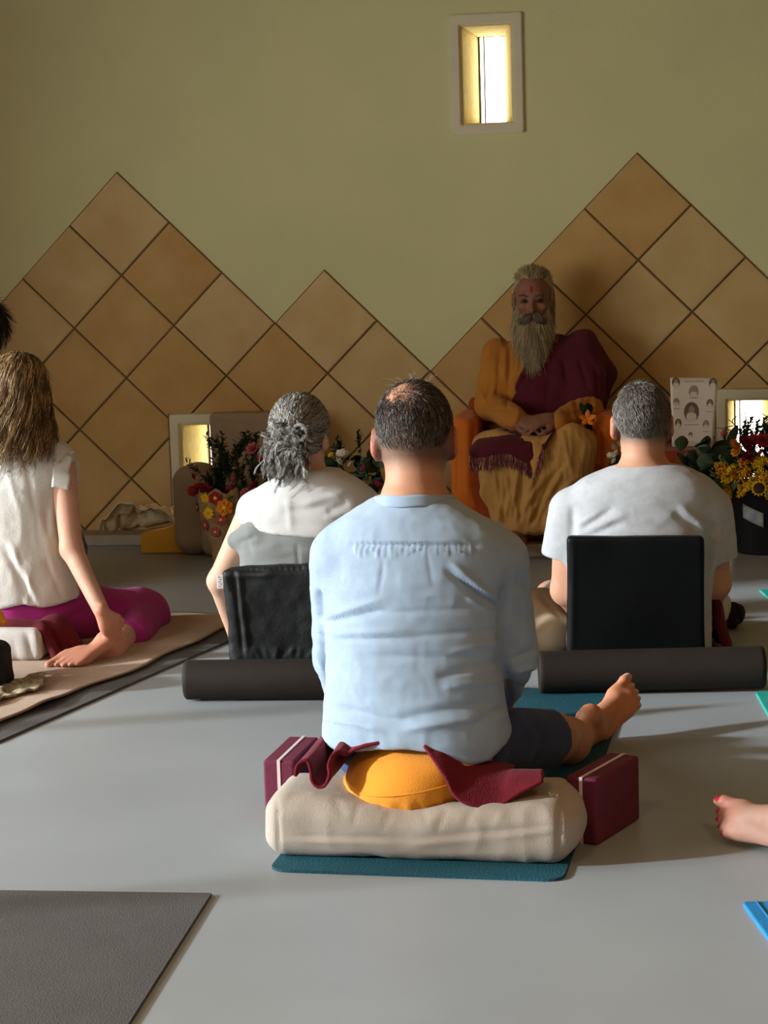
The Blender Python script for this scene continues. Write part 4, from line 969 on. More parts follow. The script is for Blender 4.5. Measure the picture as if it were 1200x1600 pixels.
# beige bolster
BC = np.array([-.456, 4.085, .006]); BL, BD, BH = .335, .125, .134
def bol(p):
    q = p - BC; q = np.stack([q[..., 0] * .9976 - q[..., 1] * .0698, q[..., 0] * .0698 + q[..., 1] * .9976, q[..., 2]], -1); sag = .026 * np.exp(-((q[..., 0] + .02) / .15) ** 2) * np.clip(q[..., 2] / .1, 0, 1); q = q.copy(); q[..., 2] += sag
    d = rbox(q, (0, 0, BH / 2), (BL, BD, BH / 2), .045)
    return smin(d, ell(q, (.315, 0, BH / 2), (.045, .11, .056)), .02)
V, F = surf(bol, BC - np.array([.45, .2, .02]), BC + np.array([.45, .2, .2]), .006)
sg = [(440, 1312, 640, 1318, 4, .0035), (640, 1318, 760, 1310, 4, .0035), (760, 1310, 880, 1296, 4, .0035), (455, 1306, 640, 1311, 4, -.003), (640, 1311, 870, 1290, 4, -.003), (874, 1262, 872, 1335, 3, -.005), (880, 1262, 884, 1335, 4, .003), (434, 1250, 437, 1335, 3, -.004),
      (560, 1258, 552, 1290, 5, -.0016), (612, 1264, 596, 1300, 6, -.0016), (660, 1263, 668, 1290, 5, -.0012), (700, 1262, 682, 1300, 6, -.0018), (745, 1258, 722, 1295, 6, -.0016), (790, 1262, 770, 1300, 7, .0014), (640, 1330, 800, 1325, 6, -.002), (520, 1245, 540, 1280, 7, -.0015)]
V = folds(V, F, sg, [(8, 8, 12, .004), (20, 20, 14, .0012, 1), (30, 30, 45, .0007)]); V[:, 2] = np.maximum(V[:, 2], .0062)
bo = add('bolster', V, F, BEIGEM); tag(bo, 'beige canvas bolster lying across the teal mat under the orange cushion', 'bolster')
kn = P(862, 1246, 4.03)
fz = []
for k in range(9):
    a = kn + rng.normal(size=3) * np.array([.008, .004, .003]); fz.append(tubem([a, a + np.array([rng.normal() * .008, -.006, rng.normal() * .007]), a + np.array([rng.normal() * .016, -.009, rng.normal() * .01])], .0016, 5))
add('loose_threads', *merge(*fz), TAGW, bo)
# orange zafu: lens-shaped, gathered skirt below a piped seam
ZC = np.array([-.472, 4.16, .162]); n = 96; prof = [(0, .062), (.06, .061), (.11, .052), (.145, .036), (.162, .014), (.166, -.004), (.163, -.022), (.152, -.044), (.13, -.062), (.09, -.07), (0, -.072)]
pr = catmull(prof, 34); V = []; F = []
for i, (r, z) in enumerate(pr):
    for j in range(n):
        a = 2 * math.pi * j / n; pl = .0075 * math.sin(a * 26 + 1.5 * math.sin(a * 5)) * np.clip((-z - .0) / .03, 0, 1) * (r > .05)
        V.append((max(r, 0) * math.cos(a) * (1 + pl * 4), max(r, 0) * math.sin(a) * (1 + pl * 4), z + pl * .6))
for i in range(len(pr) - 1):
    for j in range(n): F.append([i * n + j, (i + 1) * n + j, (i + 1) * n + (j + 1) % n, i * n + (j + 1) % n])
V = np.array(V); ti = .10; V[:, 2] += .30 * V[:, 0] * (V[:, 2] < .055) * np.clip(1.2 - np.abs(V[:, 2]) / .07, 0, 1) * .5; V = np.stack([V[:, 0], V[:, 1] * math.cos(ti) - V[:, 2] * math.sin(ti) * 1, V[:, 1] * math.sin(ti) + V[:, 2] * math.cos(ti)], 1) + ZC
V[:, 2] = ZC[2] + (V[:, 2] - ZC[2]) * 1.14; V = V + .0025 * vn(V * 14)[:, None]
zf = add('meditation_cushion', V, F, ORANGEM); tag(zf, 'round saffron meditation cushion with gathered side on the beige bolster', 'cushion')
a = np.linspace(0, 2 * math.pi, 65); sm = np.stack([.1645 * np.cos(a), .1645 * np.sin(a), .003 + .15 * 1.0 * .1645 * np.cos(a)], 1); sm = np.stack([sm[:, 0], sm[:, 1] * math.cos(ti) - sm[:, 2] * math.sin(ti), sm[:, 1] * math.sin(ti) + sm[:, 2] * math.cos(ti)], 1) + ZC
add('seam', *tubem(sm, .0035, 6, False), ORANGEM, zf)
# wine-red felt: ruffle at the left, flap over the cushion at the right
fe = [(461, 1214, 4.02), (463, 1199, 4.02), (470, 1191, 4.02), (480, 1190, 4.02), (485, 1203, 4.02), (487, 1220, 4.02), (495, 1230, 4.02), (507, 1227, 4.02), (514, 1212, 4.02), (513, 1196, 4.03), (519, 1181, 4.04), (530, 1176, 4.05), (540, 1180, 4.06), (555, 1172, 4.06), (600, 1160, 4.06), (650, 1155, 4.05), (672, 1180, 4.03), (695, 1216, 4.0), (716, 1250, 3.98), (768, 1266, 3.975), (805, 1245, 3.99), (848, 1222, 4.0)]
be = [(x, y - 2, Y) for x, y, Y in fe]
ft = np.array([P(*q) for q in fe]); bk = ft.copy(); bk[:, 1] = 4.34
for i, (x, y, Y) in enumerate(fe):
    if i < 13: bk[i, 2] = ft[i, 2] + .01 + (.02 if i > 9 else 0); bk[i, 0] += .03
    elif i < 16: bk[i, 2] = ft[i, 2] - .01
    else: bk[i] = P(min(x + 30, 845) if i < 20 else x, 1172 + (i - 16) * 8, 4.12) if i < 21 else P(850, 1216, 4.1)
ft = catmull(ft, 150); bk = catmull(bk, 150); G = np.stack([ft * (1 - v) + bk * v for v in np.linspace(0, 1, 24)], 1)
G[..., 2] += .003 * vn(G * 25) + .022 * np.sin(np.linspace(0, 1, 24) * math.pi)[None] * (np.linspace(0, 1, 150)[:, None] > .72)
o = add('felt_blanket', *grid_sheet(G, .007), FELTM); tag(o, 'wine-red felt blanket crumpled between the man and the orange cushion', 'blanket')

# burgundy foam blocks with a pale band
def block(label, c, rz, g):
    V, F = boxm((.076, .226, .15), .007, 3, c=(0, 0, .075)); cr, sr = math.cos(rz), math.sin(rz); R = np.array([[cr, -sr, 0], [sr, cr, 0], [0, 0, 1]])
    o = add('yoga_block', V @ R.T + np.array([*c, .0]), F, BLOCKM, smooth=False); tag(o, label, 'block', g)
    rg = []
    for y0, y1, z0, z1 in ((-.1135, .1135, .1495, .1512), (-.1145, -.1128, .0, .1505), (.1128, .1145, 0, .1505)):
        rg.append(boxm((.0075, y1 - y0, z1 - z0), 0, c=(0, (y0 + y1) / 2, (z0 + z1) / 2)))
    V, F = merge(*rg); add('band', V @ R.T + np.array([*c, 0]), F, BANDM, o, smooth=False)
    return o
block('burgundy foam block standing behind the left end of the beige bolster', (-.796, 4.372), -.10, 'burgundy foam blocks')
rc0 = gz(937, 1322)[:2]; rd = nrm(gz(992, 1287)[:2] - rc0); rp = np.array([-rd[1], rd[0]]); ctr = rc0 + rd * .11 + rp * .042
block('burgundy foam block at the right end of the beige bolster, turned outwards', ctr, math.atan2(-rd[0], rd[1]), 'burgundy foam blocks')

# rolled-up brown mats: one long spiral sheet each
def rolled(label, a, b, R):
    turns = 6; n = 60 * turns // 2; th = np.linspace(0, turns * 2 * math.pi, n); r = R - .0075 * turns + .0075 * th / (2 * math.pi) + .0; r = np.minimum(r, R)
    a, b = np.array(a, float), np.array(b, float); ax = nrm(b - a); s1 = np.array([-ax[1], ax[0], 0]); up = np.array([0, 0, 1.0])
    def at(u, k, rr): 
        return a + (b - a) * u + rr * (math.cos(th[k]) * s1 + math.sin(th[k]) * up)
    th = th - th[-1] - 1.9
    us = [0, .006, .02, .25, .5, .75, .98, .994, 1]
    G = np.array([[at(u, k, r[k] - (.004 if u in (0, 1) and k > n - 62 else 0)) for u in us] for k in range(n)])
    o = add('rolled_mat', *grid_sheet(G, .0068), BROWNM); return tag(o, label, 'mat', 'rolled brown mats')
rolled('rolled-up dark brown mat below the black fabric chair', (-1.312, 5.50, .062), (-.655, 5.515, .062), .058)
rolled('rolled-up dark brown mat below the leather chair, partly behind the foot', (-.262, 5.565, .067), (.392, 5.625, .067), .061)

# floor chairs: padded back hinged to a padded seat
def fchair(label, TL, TR, BLp, BR, th, m, fabric):
    TL, TR, BLp, BR = map(np.array, (TL, TR, BLp, BR)); t = thing('floor_chair', label, 'chair', (BLp + BR) / 2 * np.array([1, 1, 0]))
    ctr = (TL + TR + BLp + BR) / 4; ux = nrm((TR - TL) + (BR - BLp)); uz = nrm((TL + TR) - (BLp + BR)); uy = np.cross(uz, ux); A = np.stack([ux, uy, uz], 1)
    wt, wb, h = np.linalg.norm(TR - TL) / 2, np.linalg.norm(BR - BLp) / 2, np.linalg.norm((TL + TR) - (BLp + BR)) / 4
    def back(p):
        q = (p - ctr) @ A; w = wb + (wt - wb) * (q[..., 2] / h * .5 + .5); q = q.copy(); q[..., 0] *= wt / w
        if fabric: q[..., 1] /= (1 + .0 * q[..., 0])
        d = rbox(q, (0, 0, 0), (wt, th / 2, h), .012 if not fabric else .02)
        if fabric: d = d + .006 * np.clip((np.abs(q[..., 0]) - wt + .03) / .03, 0, 1)
        return d
    V, F = surf(back, ctr - np.array([.35, .16, h + .06]), ctr + np.array([.35, .16, h + .06]), .006)
    V, F = V, F
    if fabric: V = folds(V, F, [(350, 882, 420, 893, 4, -.006), (420, 890, 520, 895, 3, -.005), (365, 890, 380, 1030, 3, -.006), (372, 890, 388, 1030, 4, .006), (370, 900, 430, 897, 4, .005), (360, 876, 400, 884, 3, .004)] + [(x, 878, x + 5, 890, 3, -.004) for x in range(350, 470, 9)] + [(x, 1030, x + rng.uniform(-12, 18), 1012, 3, .003) for x in range(395, 480, 12)], [(14, 14, 14, .005), (40, 40, 40, .0015)])
    else: V = folds(V, F, [(890, 838, 889, 1020, 3, -.002), (897, 842, 895, 1020, 3, .0015)], [(5, 5, 5, .003)])
    add('backrest', V, F, m, t)
    sc_ = (BLp + BR) / 2 + uy * 0 + np.array([0, .24, 0]); sc_[2] = .035
    V, F = surf(lambda p: rbox(p, sc_, (wb, .22, .033), .02), sc_ - np.array([.35, .3, .06]), sc_ + np.array([.35, .3, .06]), .008); V = folds(V, F, [], [(10, 10, 10, .003)])
    V[:, 2] = np.maximum(V[:, 2], .001); add('seat', V, F, m, t)
    return t
fchair('black leatherette floor chair behind the man in the grey tee', P(887, 838, 5.78), P(1102, 836, 5.80), P(884, 1040, 5.80), P(1100, 1036, 5.82), .045, LEATHER, False)
fc = fchair('puffy black fabric floor chair with a white side tag', P(340, 878, 5.74), P(556, 886, 5.74), P(366, 1056, 5.76), P(560, 1056, 5.76), .06, BLACKF, True)
tg = add('tag', *boxm((.02, .004, .043), .001, c=P(344, 909, 5.702), rz=.1), TAGW, fc, smooth=False)
tp = P(344, 909, 5.699); add('lettering', *merge(*[boxm((.006, .001, .0022), 0, c=(tp[0] - .002 + .004 * (k % 2), tp[1] - .0015, tp[2] + .014 - .007 * k)) for k in range(5)]), INK, tg, smooth=False)
# tan cushion beside the right-hand man's knee, dark red cloth, black pouch
V, F = surf(lambda p: su(.05, ell(p, (-.30, 6.18, .11), (.12, .15, .1)), ell(p, (-.24, 6.05, .08), (.07, .1, .075))), (-.5, 5.9, -.02), (-.1, 6.4, .26), .008)
V = folds(V, F, [(840, 905, 870, 915, 4, -.006), (845, 930, 875, 960, 5, -.005)], [(18, 18, 18, .006)]); V[:, 2] = np.maximum(V[:, 2], .001)
o = add('cushion', V, F, TAUPE); tag(o, 'tan cushion under the left knee of the man in the grey tee', 'cushion')
pr = np.array([P(x, y, 5.98) for x, y in [(1096, 920), (1108, 925), (1118, 950), (1126, 985), (1135, 1012), (1134, 1024)]]); pr[:, 2] = np.maximum(pr[:, 2], .012); pr = catmull(pr, 30)
G = np.stack([pr + np.array([.015 * math.sin(v * 5), .36 * v, -.02 * v]) for v in np.linspace(0, 1, 16)], 1); G[..., 2] = np.maximum(G[..., 2] + .012 * vn(G * 20), .008); G[..., 0] += .01 * vn(G * 14)
o = add('folded_blanket', *grid_sheet(G, .02), DARKRED); tag(o, 'dark red blanket at the right side of the leather chair', 'blanket')
V, F = surf(lambda p: su(.012, rc(p, (.318, 6.52, .03), (.322, 6.55, .1), .03, .018), rc(p, (.345, 6.5, .03), (.35, 6.54, .07), .026, .02), ell(p, (.365, 6.56, .045), (.03, .05, .04))), (.25, 6.4, -.02), (.45, 6.68, .16), .005)
V = folds(V, F, [(1135, 935, 1138, 980, 3, -.008), (1145, 950, 1143, 985, 3, -.006)], [(40, 40, 30, .006)]); V[:, 2] = np.maximum(V[:, 2], .001)
o = add('pouch', V, F, BLACKC); tag(o, 'crumpled black pouch on the floor right of the dark red blanket', 'pouch')

# ---------------------------------------------------------------- bare foot coming in at the right edge
def sitter_right():
    t = thing('person', 'sitter beyond the right edge, bare foot with red-painted toenails in view', 'person', (.62, 4.0, .0))
    heel = np.array([.388, 4.05, .034]); toe = np.array([.186, 4.18, .048]); fA = axes(toe - heel, (-.25, -.6, .75)); fs = 1.0
    ank = heel + fA[:, 2] * .07; knee = np.array([.80, 4.28, .14]); hip = np.array([1.02, 3.86, .16]); b = np.array([1.06, 3.8, 0])
    hip2 = np.array([1.12, 3.72, .16]); knee2 = np.array([.9, 3.42, .14]); ank2 = np.array([.62, 3.6, .07]); f2 = axes((-.6, .5, -.1), (0, -.2, 1))
    torso = Loft([(.1, b[0], b[1], .19, .16), (.3, b[0], b[1], .17, .13), (.5, b[0], b[1], .19, .13), (.66, b[0], b[1], .19, .1), (.74, b[0], b[1], .1, .07), (.8, b[0], b[1], .06, .05)], 2.4)
    ho = b + np.array([0, .03, .94]); hA = axes((-.2, .97, -.1), (0, .1, 1)); S = [b + np.array([s * .18, 0, .66]) for s in (-1, 1)]; E = [b + np.array([s * .23, .1, .4]) for s in (-1, 1)]; W = [b + np.array([s * .16, .34, .24]) for s in (-1, 1)]; ha = axes((0, .9, -.4), (0, .4, 1))
    def body(p):
        d = smin(torso(p) + .015, limb(p, [b + np.array([0, 0, .74]), ho - np.array([0, .02, .05])], [.055, .05]), .03); d = smin(d, near(p, ho, .17, lambda q: head_sdf(q, ho, hA)), .02)
        d = smin(d, limb(p, [hip, knee, ank], [.085, .055, .037]), .035); d = smin(d, limb(p, [hip2, knee2, ank2], [.085, .055, .036]), .035)
        for i in (0, 1):
            d = smin(d, limb(p, [S[i], E[i], W[i]], [.042, .035, .025]), .03); d = smin(d, near(p, W[i] + np.array([0, .06, 0]), .17, lambda q: hand_sdf(q, W[i], ha, .9, (1, -1)[i])), .015)
        d = smin(d, near(p, ank2 + f2[:, 1] * .12, .17, lambda q: foot_sdf(q, ank2 - np.array([0, 0, .04]), f2, .95, 1)), .02)
        return smin(d, near(p, (heel + toe) / 2, .18, lambda q: foot_sdf(q, heel, fA, fs, 1)), .02)
    V, F = surf(body, (.16, 3.2, -.03), (1.5, 4.6, 1.1), .0058); V[:, 2] = np.maximum(V[:, 2], .0095)
    tint = skin_tint(V, (.52, .31, .24)); toes = np.clip(1.3 - ln(V - toe) / .09, 0, 1)[:, None]; tint *= 1 + toes * np.array([.08, -.2, -.24]); toe_nails(V, heel, fA, fs, 1, tint, (.42, .008, .03))
    add('body', V, F, SKIN, t, tint)
    for sx in (-1, 1): add('eye', *lathe([(.0005, -.009), (.007, -.006), (.009, 0), (.007, .006), (.0005, .009)], 12, toworld(np.array([sx * .031, .083, .008]), ho, hA, 1)), EYEM, t)
    V, F = surf(lambda p: smax(su(.03, torso(p), rc(p, S[0], E[0], .055, .046), rc(p, S[1], E[1], .055, .046)), p[..., 2] - .755, .01), b + np.array([-.4, -.3, .05]), b + np.array([.4, .3, .85]), .009); add('top', V, F, WHITE, t)
    V, F = surf(lambda p: su(.05, ell(p, (hip + hip2) / 2, (.2, .2, .1)), rc(p, hip, knee, .1, .07), rc(p, hip2, knee2, .1, .07), rc(p, knee, knee * .6 + ank * .4, .068, .06), rc(p, knee2, knee2 * .6 + ank2 * .4, .068, .06)), (.4, 3.2, .0), (1.5, 4.6, .4), .009); V[:, 2] = np.maximum(V[:, 2], .002); add('trousers', V, F, NAVY, t)
    V, F = surf(lambda p: smax(ell((p - ho) @ hA, (0, -.014, .036), (.083, .105, .096)), ((p - ho) @ hA) @ nrm((0, 1, -.6)) - .03, .01), ho - .2, ho + .2, .007); add('hair', V, F, HAIRM, t, np.tile((.05, .035, .02), (len(V), 1)))
sitter_right()

# ================================================================== the altar end
def guru():
    t = thing('person', 'white-bearded man in ochre robe and maroon shawl seated on the orange-draped armchair', 'person', (-.4, 8.35, .057))
    ho = P(833, 468, 8.42); hA = axes((-.02, -1, -.12), (0, -.12, 1)); hs = 1.03
    nb = P(838, 560, 8.47)
    rows = pxrows([(528, 808, 872, 8.47, .06), (545, 778, 908, 8.46, .085), (570, 764, 925, 8.46, .11), (610, 768, 918, 8.45, .13), (650, 770, 915, 8.44, .14), (690, 765, 915, 8.42, .15), (720, 765, 915, 8.42, .15)])
    torso = Loft(rows, 2.3); inner = Loft([(z, cx, cy, rx * .88, ry * .85) for z, cx, cy, rx, ry in rows], 2.3)
    RS, RE, RW = P(778, 552, 8.45), P(764, 632, 8.38), P(805, 655, 8.17)      # his right arm, at the left of the picture
    LS, LE, LW = P(905, 556, 8.45), P(918, 640, 8.35), P(868, 662, 8.17)
    hipR, hipL = np.array([-.50, 8.42, .44]), np.array([-.28, 8.42, .44]); kR, kL = P(775, 705, 8.1), P(895, 695, 8.1); aR, aL = np.array([-.46, 8.13, .16]), np.array([-.31, 8.13, .16])
    fR, fL = axes((-.1, -1, -.15), (0, -.15, 1)), axes((.1, -1, -.15), (0, -.15, 1)); hdR, hdL = axes((1, -.5, -.12), (-.1, -.5, 1)), axes((-1, -.5, -.05), (.1, -.6, 1))
    def body(p):
        d = smin(inner(p), limb(p, [nb, ho + np.array([0, .02, -.06])], [.058, .056]), .04); d = smin(d, near(p, ho, .17, lambda q: head_sdf(q, ho, hA, hs)), .02)
        d = su(.03, d, limb(p, [RS, RE, RW], [.046, .04, .028]), limb(p, [LS, LE, LW], [.046, .04, .028])); d = smin(d, su(.03, limb(p, [hipR, kR, aR], [.07, .044, .034]), limb(p, [hipL, kL, aL], [.07, .044, .034])), .03)
        d = smin(d, near(p, RW + hdR[:, 1] * .06, .17, lambda q: hand_sdf(q, RW, hdR, 1.02, 1, .25)), .015); d = smin(d, near(p, LW + hdL[:, 1] * .06, .17, lambda q: hand_sdf(q, LW + np.array([0, -.012, .022]), hdL, 1.02, -1, .25)), .012)
        return smin(d, su(.02, near(p, aR, .25, lambda q: foot_sdf(q, aR - np.array([0, -.04, .09]), fR, 1, 1)), near(p, aL, .25, lambda q: foot_sdf(q, aL - np.array([0, -.04, .09]), fL, 1, -1))), .02)
    V, F = surf(body, (-.85, 7.8, .03), (.1, 8.68, 1.3), .0052)
    tint = skin_tint(V, (.26, .12, .075), .15); q = (V - ho) @ hA / hs
    tint[(ln((q - np.array([0, .094, .055])) / np.array([.006, .03, .014])) < 1)] = (.25, .015, .02)
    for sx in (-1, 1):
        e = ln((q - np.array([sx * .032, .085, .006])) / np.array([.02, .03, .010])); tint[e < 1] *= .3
    lips = ln((q - np.array([0, .095, -.065])) / np.array([.024, .02, .011])) < 1; tint[lips] *= np.array([.8, .5, .5])
    add('body', V, F, DSKIN, t, tint)
    for sx in (-1, 1): add('eye', *lathe([(.0005, -.010), (.008, -.006), (.0105, 0), (.008, .006), (.0005, .010)], 12, toworld(np.array([sx * .031, .083, .008]), ho, hA, hs)), EYEM, t)
    # robe with long gathered sleeves
    def robe(p):
        d = torso(p) - .004; d = su(.03, d, limb(p, [RS, RE], [.066, .062]), limb(p, [LS, LE], [.066, .066])); d = su(.02, d, limb(p, [RE, RW], [.064, .05]), limb(p, [LE, LW + np.array([.01, 0, 0])], [.068, .052]))
        return d
    V, F = surf(robe, (-.85, 8.05, .35), (.1, 8.68, 1.02), .0065)
    sg = [(782, 545, 775, 620, 4, -.006), (790, 540, 788, 600, 4, .006), (798, 540, 792, 640, 3, -.006), (770, 590, 755, 640, 4, -.005), (815, 560, 805, 610, 3, -.005), (765, 640, 800, 640, 4, -.005), (880, 620, 925, 605, 4, -.006), (885, 632, 930, 620, 3, .006), (880, 645, 930, 640, 3, -.006), (890, 655, 925, 655, 3, .005), (895, 615, 905, 660, 3, -.004), (745, 600, 770, 650, 4, .004)]
    V = folds(V, F, [(a_, b_, c_, d_, w_ * .9, e_ * 1.5) for a_, b_, c_, d_, w_, e_ in sg], [(22, 22, 12, .007), (30, 30, 12, .003, 1)]); add('robe', V, F, OCHRE, t)
    # maroon shawl: over the left shoulder, across the chest, into the lap
    bd = np.array([P(x, y, 8.3)[[0, 2]] for x, y in [(905, 500), (880, 512), (858, 528), (838, 548), (818, 572), (804, 600), (797, 630), (796, 680)]]); bx, bz = bd[::-1, 0], bd[::-1, 1]
    cuff = P(868, 600, 8.3); c2 = P(940, 590, 8.3)
    def shawl(p):
        d = su(.04, torso(p) - .016, limb(p, [LS, LS * .35 + LE * .65], [.086, .094])); d = smin(d, rc(p, P(912, 535, 8.46), P(945, 585, 8.5), .06, .05), .04); d = smin(d, rc(p, P(945, 585, 8.5), P(935, 640, 8.5), .045, .03), .03)
        xb = np.interp(p[..., 2], bz, bx); d = smax(d, xb - p[..., 0], .01)
        return smax(d, P(850, 655, 8.3)[2] - p[..., 2], .02)
    V, F = surf(shawl, (-.6, 8.15, .4), (.12, 8.72, 1.08), .006)
    sg = [(865, 530, 800, 620, 4, -.006), (895, 515, 850, 540, 4, .006), (880, 560, 885, 600, 4, -.007), (905, 560, 920, 610, 4, -.007), (915, 545, 945, 590, 4, .006), (930, 580, 935, 620, 3, -.006), (840, 570, 820, 640, 6, -.003), (860, 590, 850, 650, 6, -.003)]
    V = folds(V, F, [(a_, b_, c_, d_, w_, e_ * 1.4) for a_, b_, c_, d_, w_, e_ in sg], [(16, 16, 16, .006)]); add('shawl', V, F, MAROON, t)
    # lap end of the shawl with its long fringe
    lap = [(737, 708), (742, 690), (752, 678), (790, 672), (830, 672), (868, 668), (876, 668)]
    lo = [(734, 712), (745, 716), (760, 714), (790, 708), (820, 722), (835, 728), (850, 700)]
    a = catmull([P(x, y, 8.2) for x, y in lap], 44); b_ = catmull([P(x, y, 8.0 + .01 * (i % 2)) for i, (x, y) in enumerate(lo)], 44)
    G = np.stack([a * (1 - v) + b_ * v + np.array([0, -.05 * math.sin(v * math.pi), .02 * math.sin(v * math.pi)]) for v in np.linspace(0, 1, 14)], 1); G[..., 1] += .006 * vn(G * 30)
    o = add('shawl_end', *grid_sheet(G, .008), MAROON, t)
    S = []
    for i in range(230):
        u = rng.random(); e = b_[int(u * 43)]; L = rng.uniform(.03, .06); zz = np.linspace(0, 1, 5)[:, None]
        S.append(e + np.array([0, -.006, 0]) + zz * np.array([rng.normal() * .006, -.012, -L]) + rng.normal(size=(5, 3)) * .0012)
    pal = np.array([(.2, .03, .07), (.14, .015, .045), (.45, .25, .12)]); strands('fringe', np.array(S), .0022, pal[rng.choice(3, len(S), p=[.55, .3, .15])], HAIRM, o, .8)
    # skirt of the robe falling from the knees
    sk = Loft(pxrows([(676, 742, 930, 8.22, .15), (700, 739, 934, 8.2, .18), (735, 748, 929, 8.19, .19), (770, 757, 924, 8.2, .18), (805, 768, 912, 8.2, .17), (822, 780, 900, 8.2, .155), (829, 795, 885, 8.2, .14)]), 2.8)
    ch = P(888, 690, 8.1)
    def skirt(p): return su(.05, sk(p, .03), rc(p, hipL, P(893, 690, 8.12), .09, .075), rc(p, hipR, P(775, 700, 8.12), .09, .07))
    V, F = surf(skirt, (-.75, 7.92, .04), (.0, 8.55, .6), .0065)
    sg = [(x, 735 + rng.uniform(-15, 20), 800 + (x - 840) * .7 + rng.uniform(-15, 15) + 40 * 0 + 45 * (1 if x < 840 else 0) * .5, 818, rng.uniform(2.5, 4.5), rng.choice([-1, 1]) * rng.uniform(.004, .009)) for x in np.arange(752, 930, 6.5)] + [(880, 672, 892, 740, 4, .006), (848, 690, 865, 720, 4, -.006)]
    V = folds(V, F, [(a_, b_, c_, d_, w_, e_ * 1.5) for a_, b_, c_, d_, w_, e_ in sg], [(24, 24, 7, .007), (40, 40, 12, .003, 1)]); V[:, 2] = np.maximum(V[:, 2], .059); add('skirt', V, F, PALEOCHRE, t)
    # hair drawn back, topknot, long beard and moustache
    pal = np.array([(.60, .48, .26), (.44, .36, .22), (.70, .58, .36), (.30, .25, .16)])
    keep = lambda q: (q[:, 2] > .082 - .35 * np.maximum(.0 - q[:, 1], 0) * 2.2) & ~((q[:, 1] > .05) & (q[:, 2] < .094)) | ((q[:, 1] < -.01) & (q[:, 2] > -.07))
    def dirf(q):
        d = np.stack([q[:, 0] * 2, -1 + 0 * q[:, 0], .2 - .8 * (q[:, 2] < .05)], 1); return d
    short_hair('hair', t, ho, hA, hs, 3600, keep, .06, pal, .0014, .16, 1.03, dirf, 6)
    V, F = surf(lambda p: smax(ell((p - ho) @ hA / hs, (0, -.016, .037), (.083, .098, .094)), ((p - ho) @ hA / hs) @ nrm((0, 1, -.75)) + .02, .012) * hs, ho - .16, ho + .18, .006); add('hair_cap', V, F, HAIRM, t, np.tile((.42, .38, .28), (len(V), 1)))
    S2 = []; C2 = []
    for i in range(900):
        sx = rng.choice([-1, 1]); z0 = rng.uniform(-.01, .10); a0 = np.array([sx * .078 * math.sqrt(max(.05, 1 - ((z0 - .035) / .095) ** 2)), rng.uniform(-.06, .015), z0]); L = z0 + rng.uniform(.05, .13); u = np.linspace(0, 1, 10)[:, None]; c = a0 + u * np.array([sx * (-.004 + .012 * rng.random()), -.025, -L]); c[:, 0] += sx * .006 * np.sin(u[:, 0] * 3.0) + .003 * np.sin(u[:, 0] * 12 + i); S2.append(c); C2.append(pal[rng.choice(4)] * rng.uniform(.85, 1.1))
    strands('side_hair', toworld(np.array(S2), ho, hA, hs), .0012, np.array(C2), HAIRM, t, .5)
    kn = toworld(np.array([0, -.02, .122]), ho, hA, hs); V, F = surf(lambda p: smin(ell(p, kn, (.034, .034, .022)), ell(p, kn - np.array([0, 0, .012]), (.05, .05, .016)), .01), kn - .08, kn + .08, .005); V = V + (.003 * np.sin(V[:, 2] * 900))[:, None] * 0 + .002 * vn(V * 90)[:, None]; add('topknot', V, F, HAIRM, t, np.tile((.40, .33, .17), (len(V), 1)))
    S = []; C = []; k = 12; tt = np.linspace(0, 1, k)
    for i in range(2600):
        ang = rng.uniform(-1, 1); a0 = np.array([ang * .066, .078 - .055 * ang * ang * 1.1, -.062 - .03 * (1 - abs(ang)) * rng.uniform(.2, 1.4) + .05 * abs(ang) ** 1.5]); L = rng.uniform(.12, .22) * (1 - .2 * abs(ang))
        end = a0 + np.array([ang * .012 + rng.normal() * .016, .05 * (1 - abs(ang)) - .02, -L]); c = a0 * (1 - tt[:, None]) + end * tt[:, None]; c[:, 1] += .05 * np.sin(tt * 2.2) * .7; c[:, 0] += .003 * np.sin(tt * rng.uniform(5, 11) + i); S.append(c); C.append(pal[rng.choice(4, p=[.4, .25, .25, .1])] * rng.uniform(.8, 1.1) * (.72 if abs(ang) < .22 else 1))
    for i in range(520):
        sx = rng.choice([-1, 1]); a0 = np.array([sx * rng.uniform(.002, .03), .103 - rng.random() * .006, -.052 + rng.normal() * .004]); end = a0 + np.array([sx * rng.uniform(.02, .035), -.012, -rng.uniform(.02, .04)]); c = a0 * (1 - tt[:, None]) + end * tt[:, None]; c[:, 1] += .012 * np.sin(tt * 3.1); S.append(c); C.append(np.array((.16, .145, .11)) * rng.uniform(.7, 1.3))
    strands('beard', toworld(np.array(S), ho, hA, hs), .0013, np.array(C), HAIRM, t, .5)
    for sx in (-1, 1):
      S = []
      for i in range(60):
        u = rng.random(); a0 = np.array([sx * (.015 + .032 * u), .094 - .014 * u, .027 + .006 * math.sin(u * 3) + rng.normal() * .0015]); S.append(a0 + np.linspace(0, 1, 4)[:, None] * np.array([sx * .009, .004, .001]))
      strands('eyebrow', toworld(np.array(S), ho, hA, hs), .0011, np.tile((.09, .08, .06), (len(S), 1)), HAIRM, t, .5)
guru()

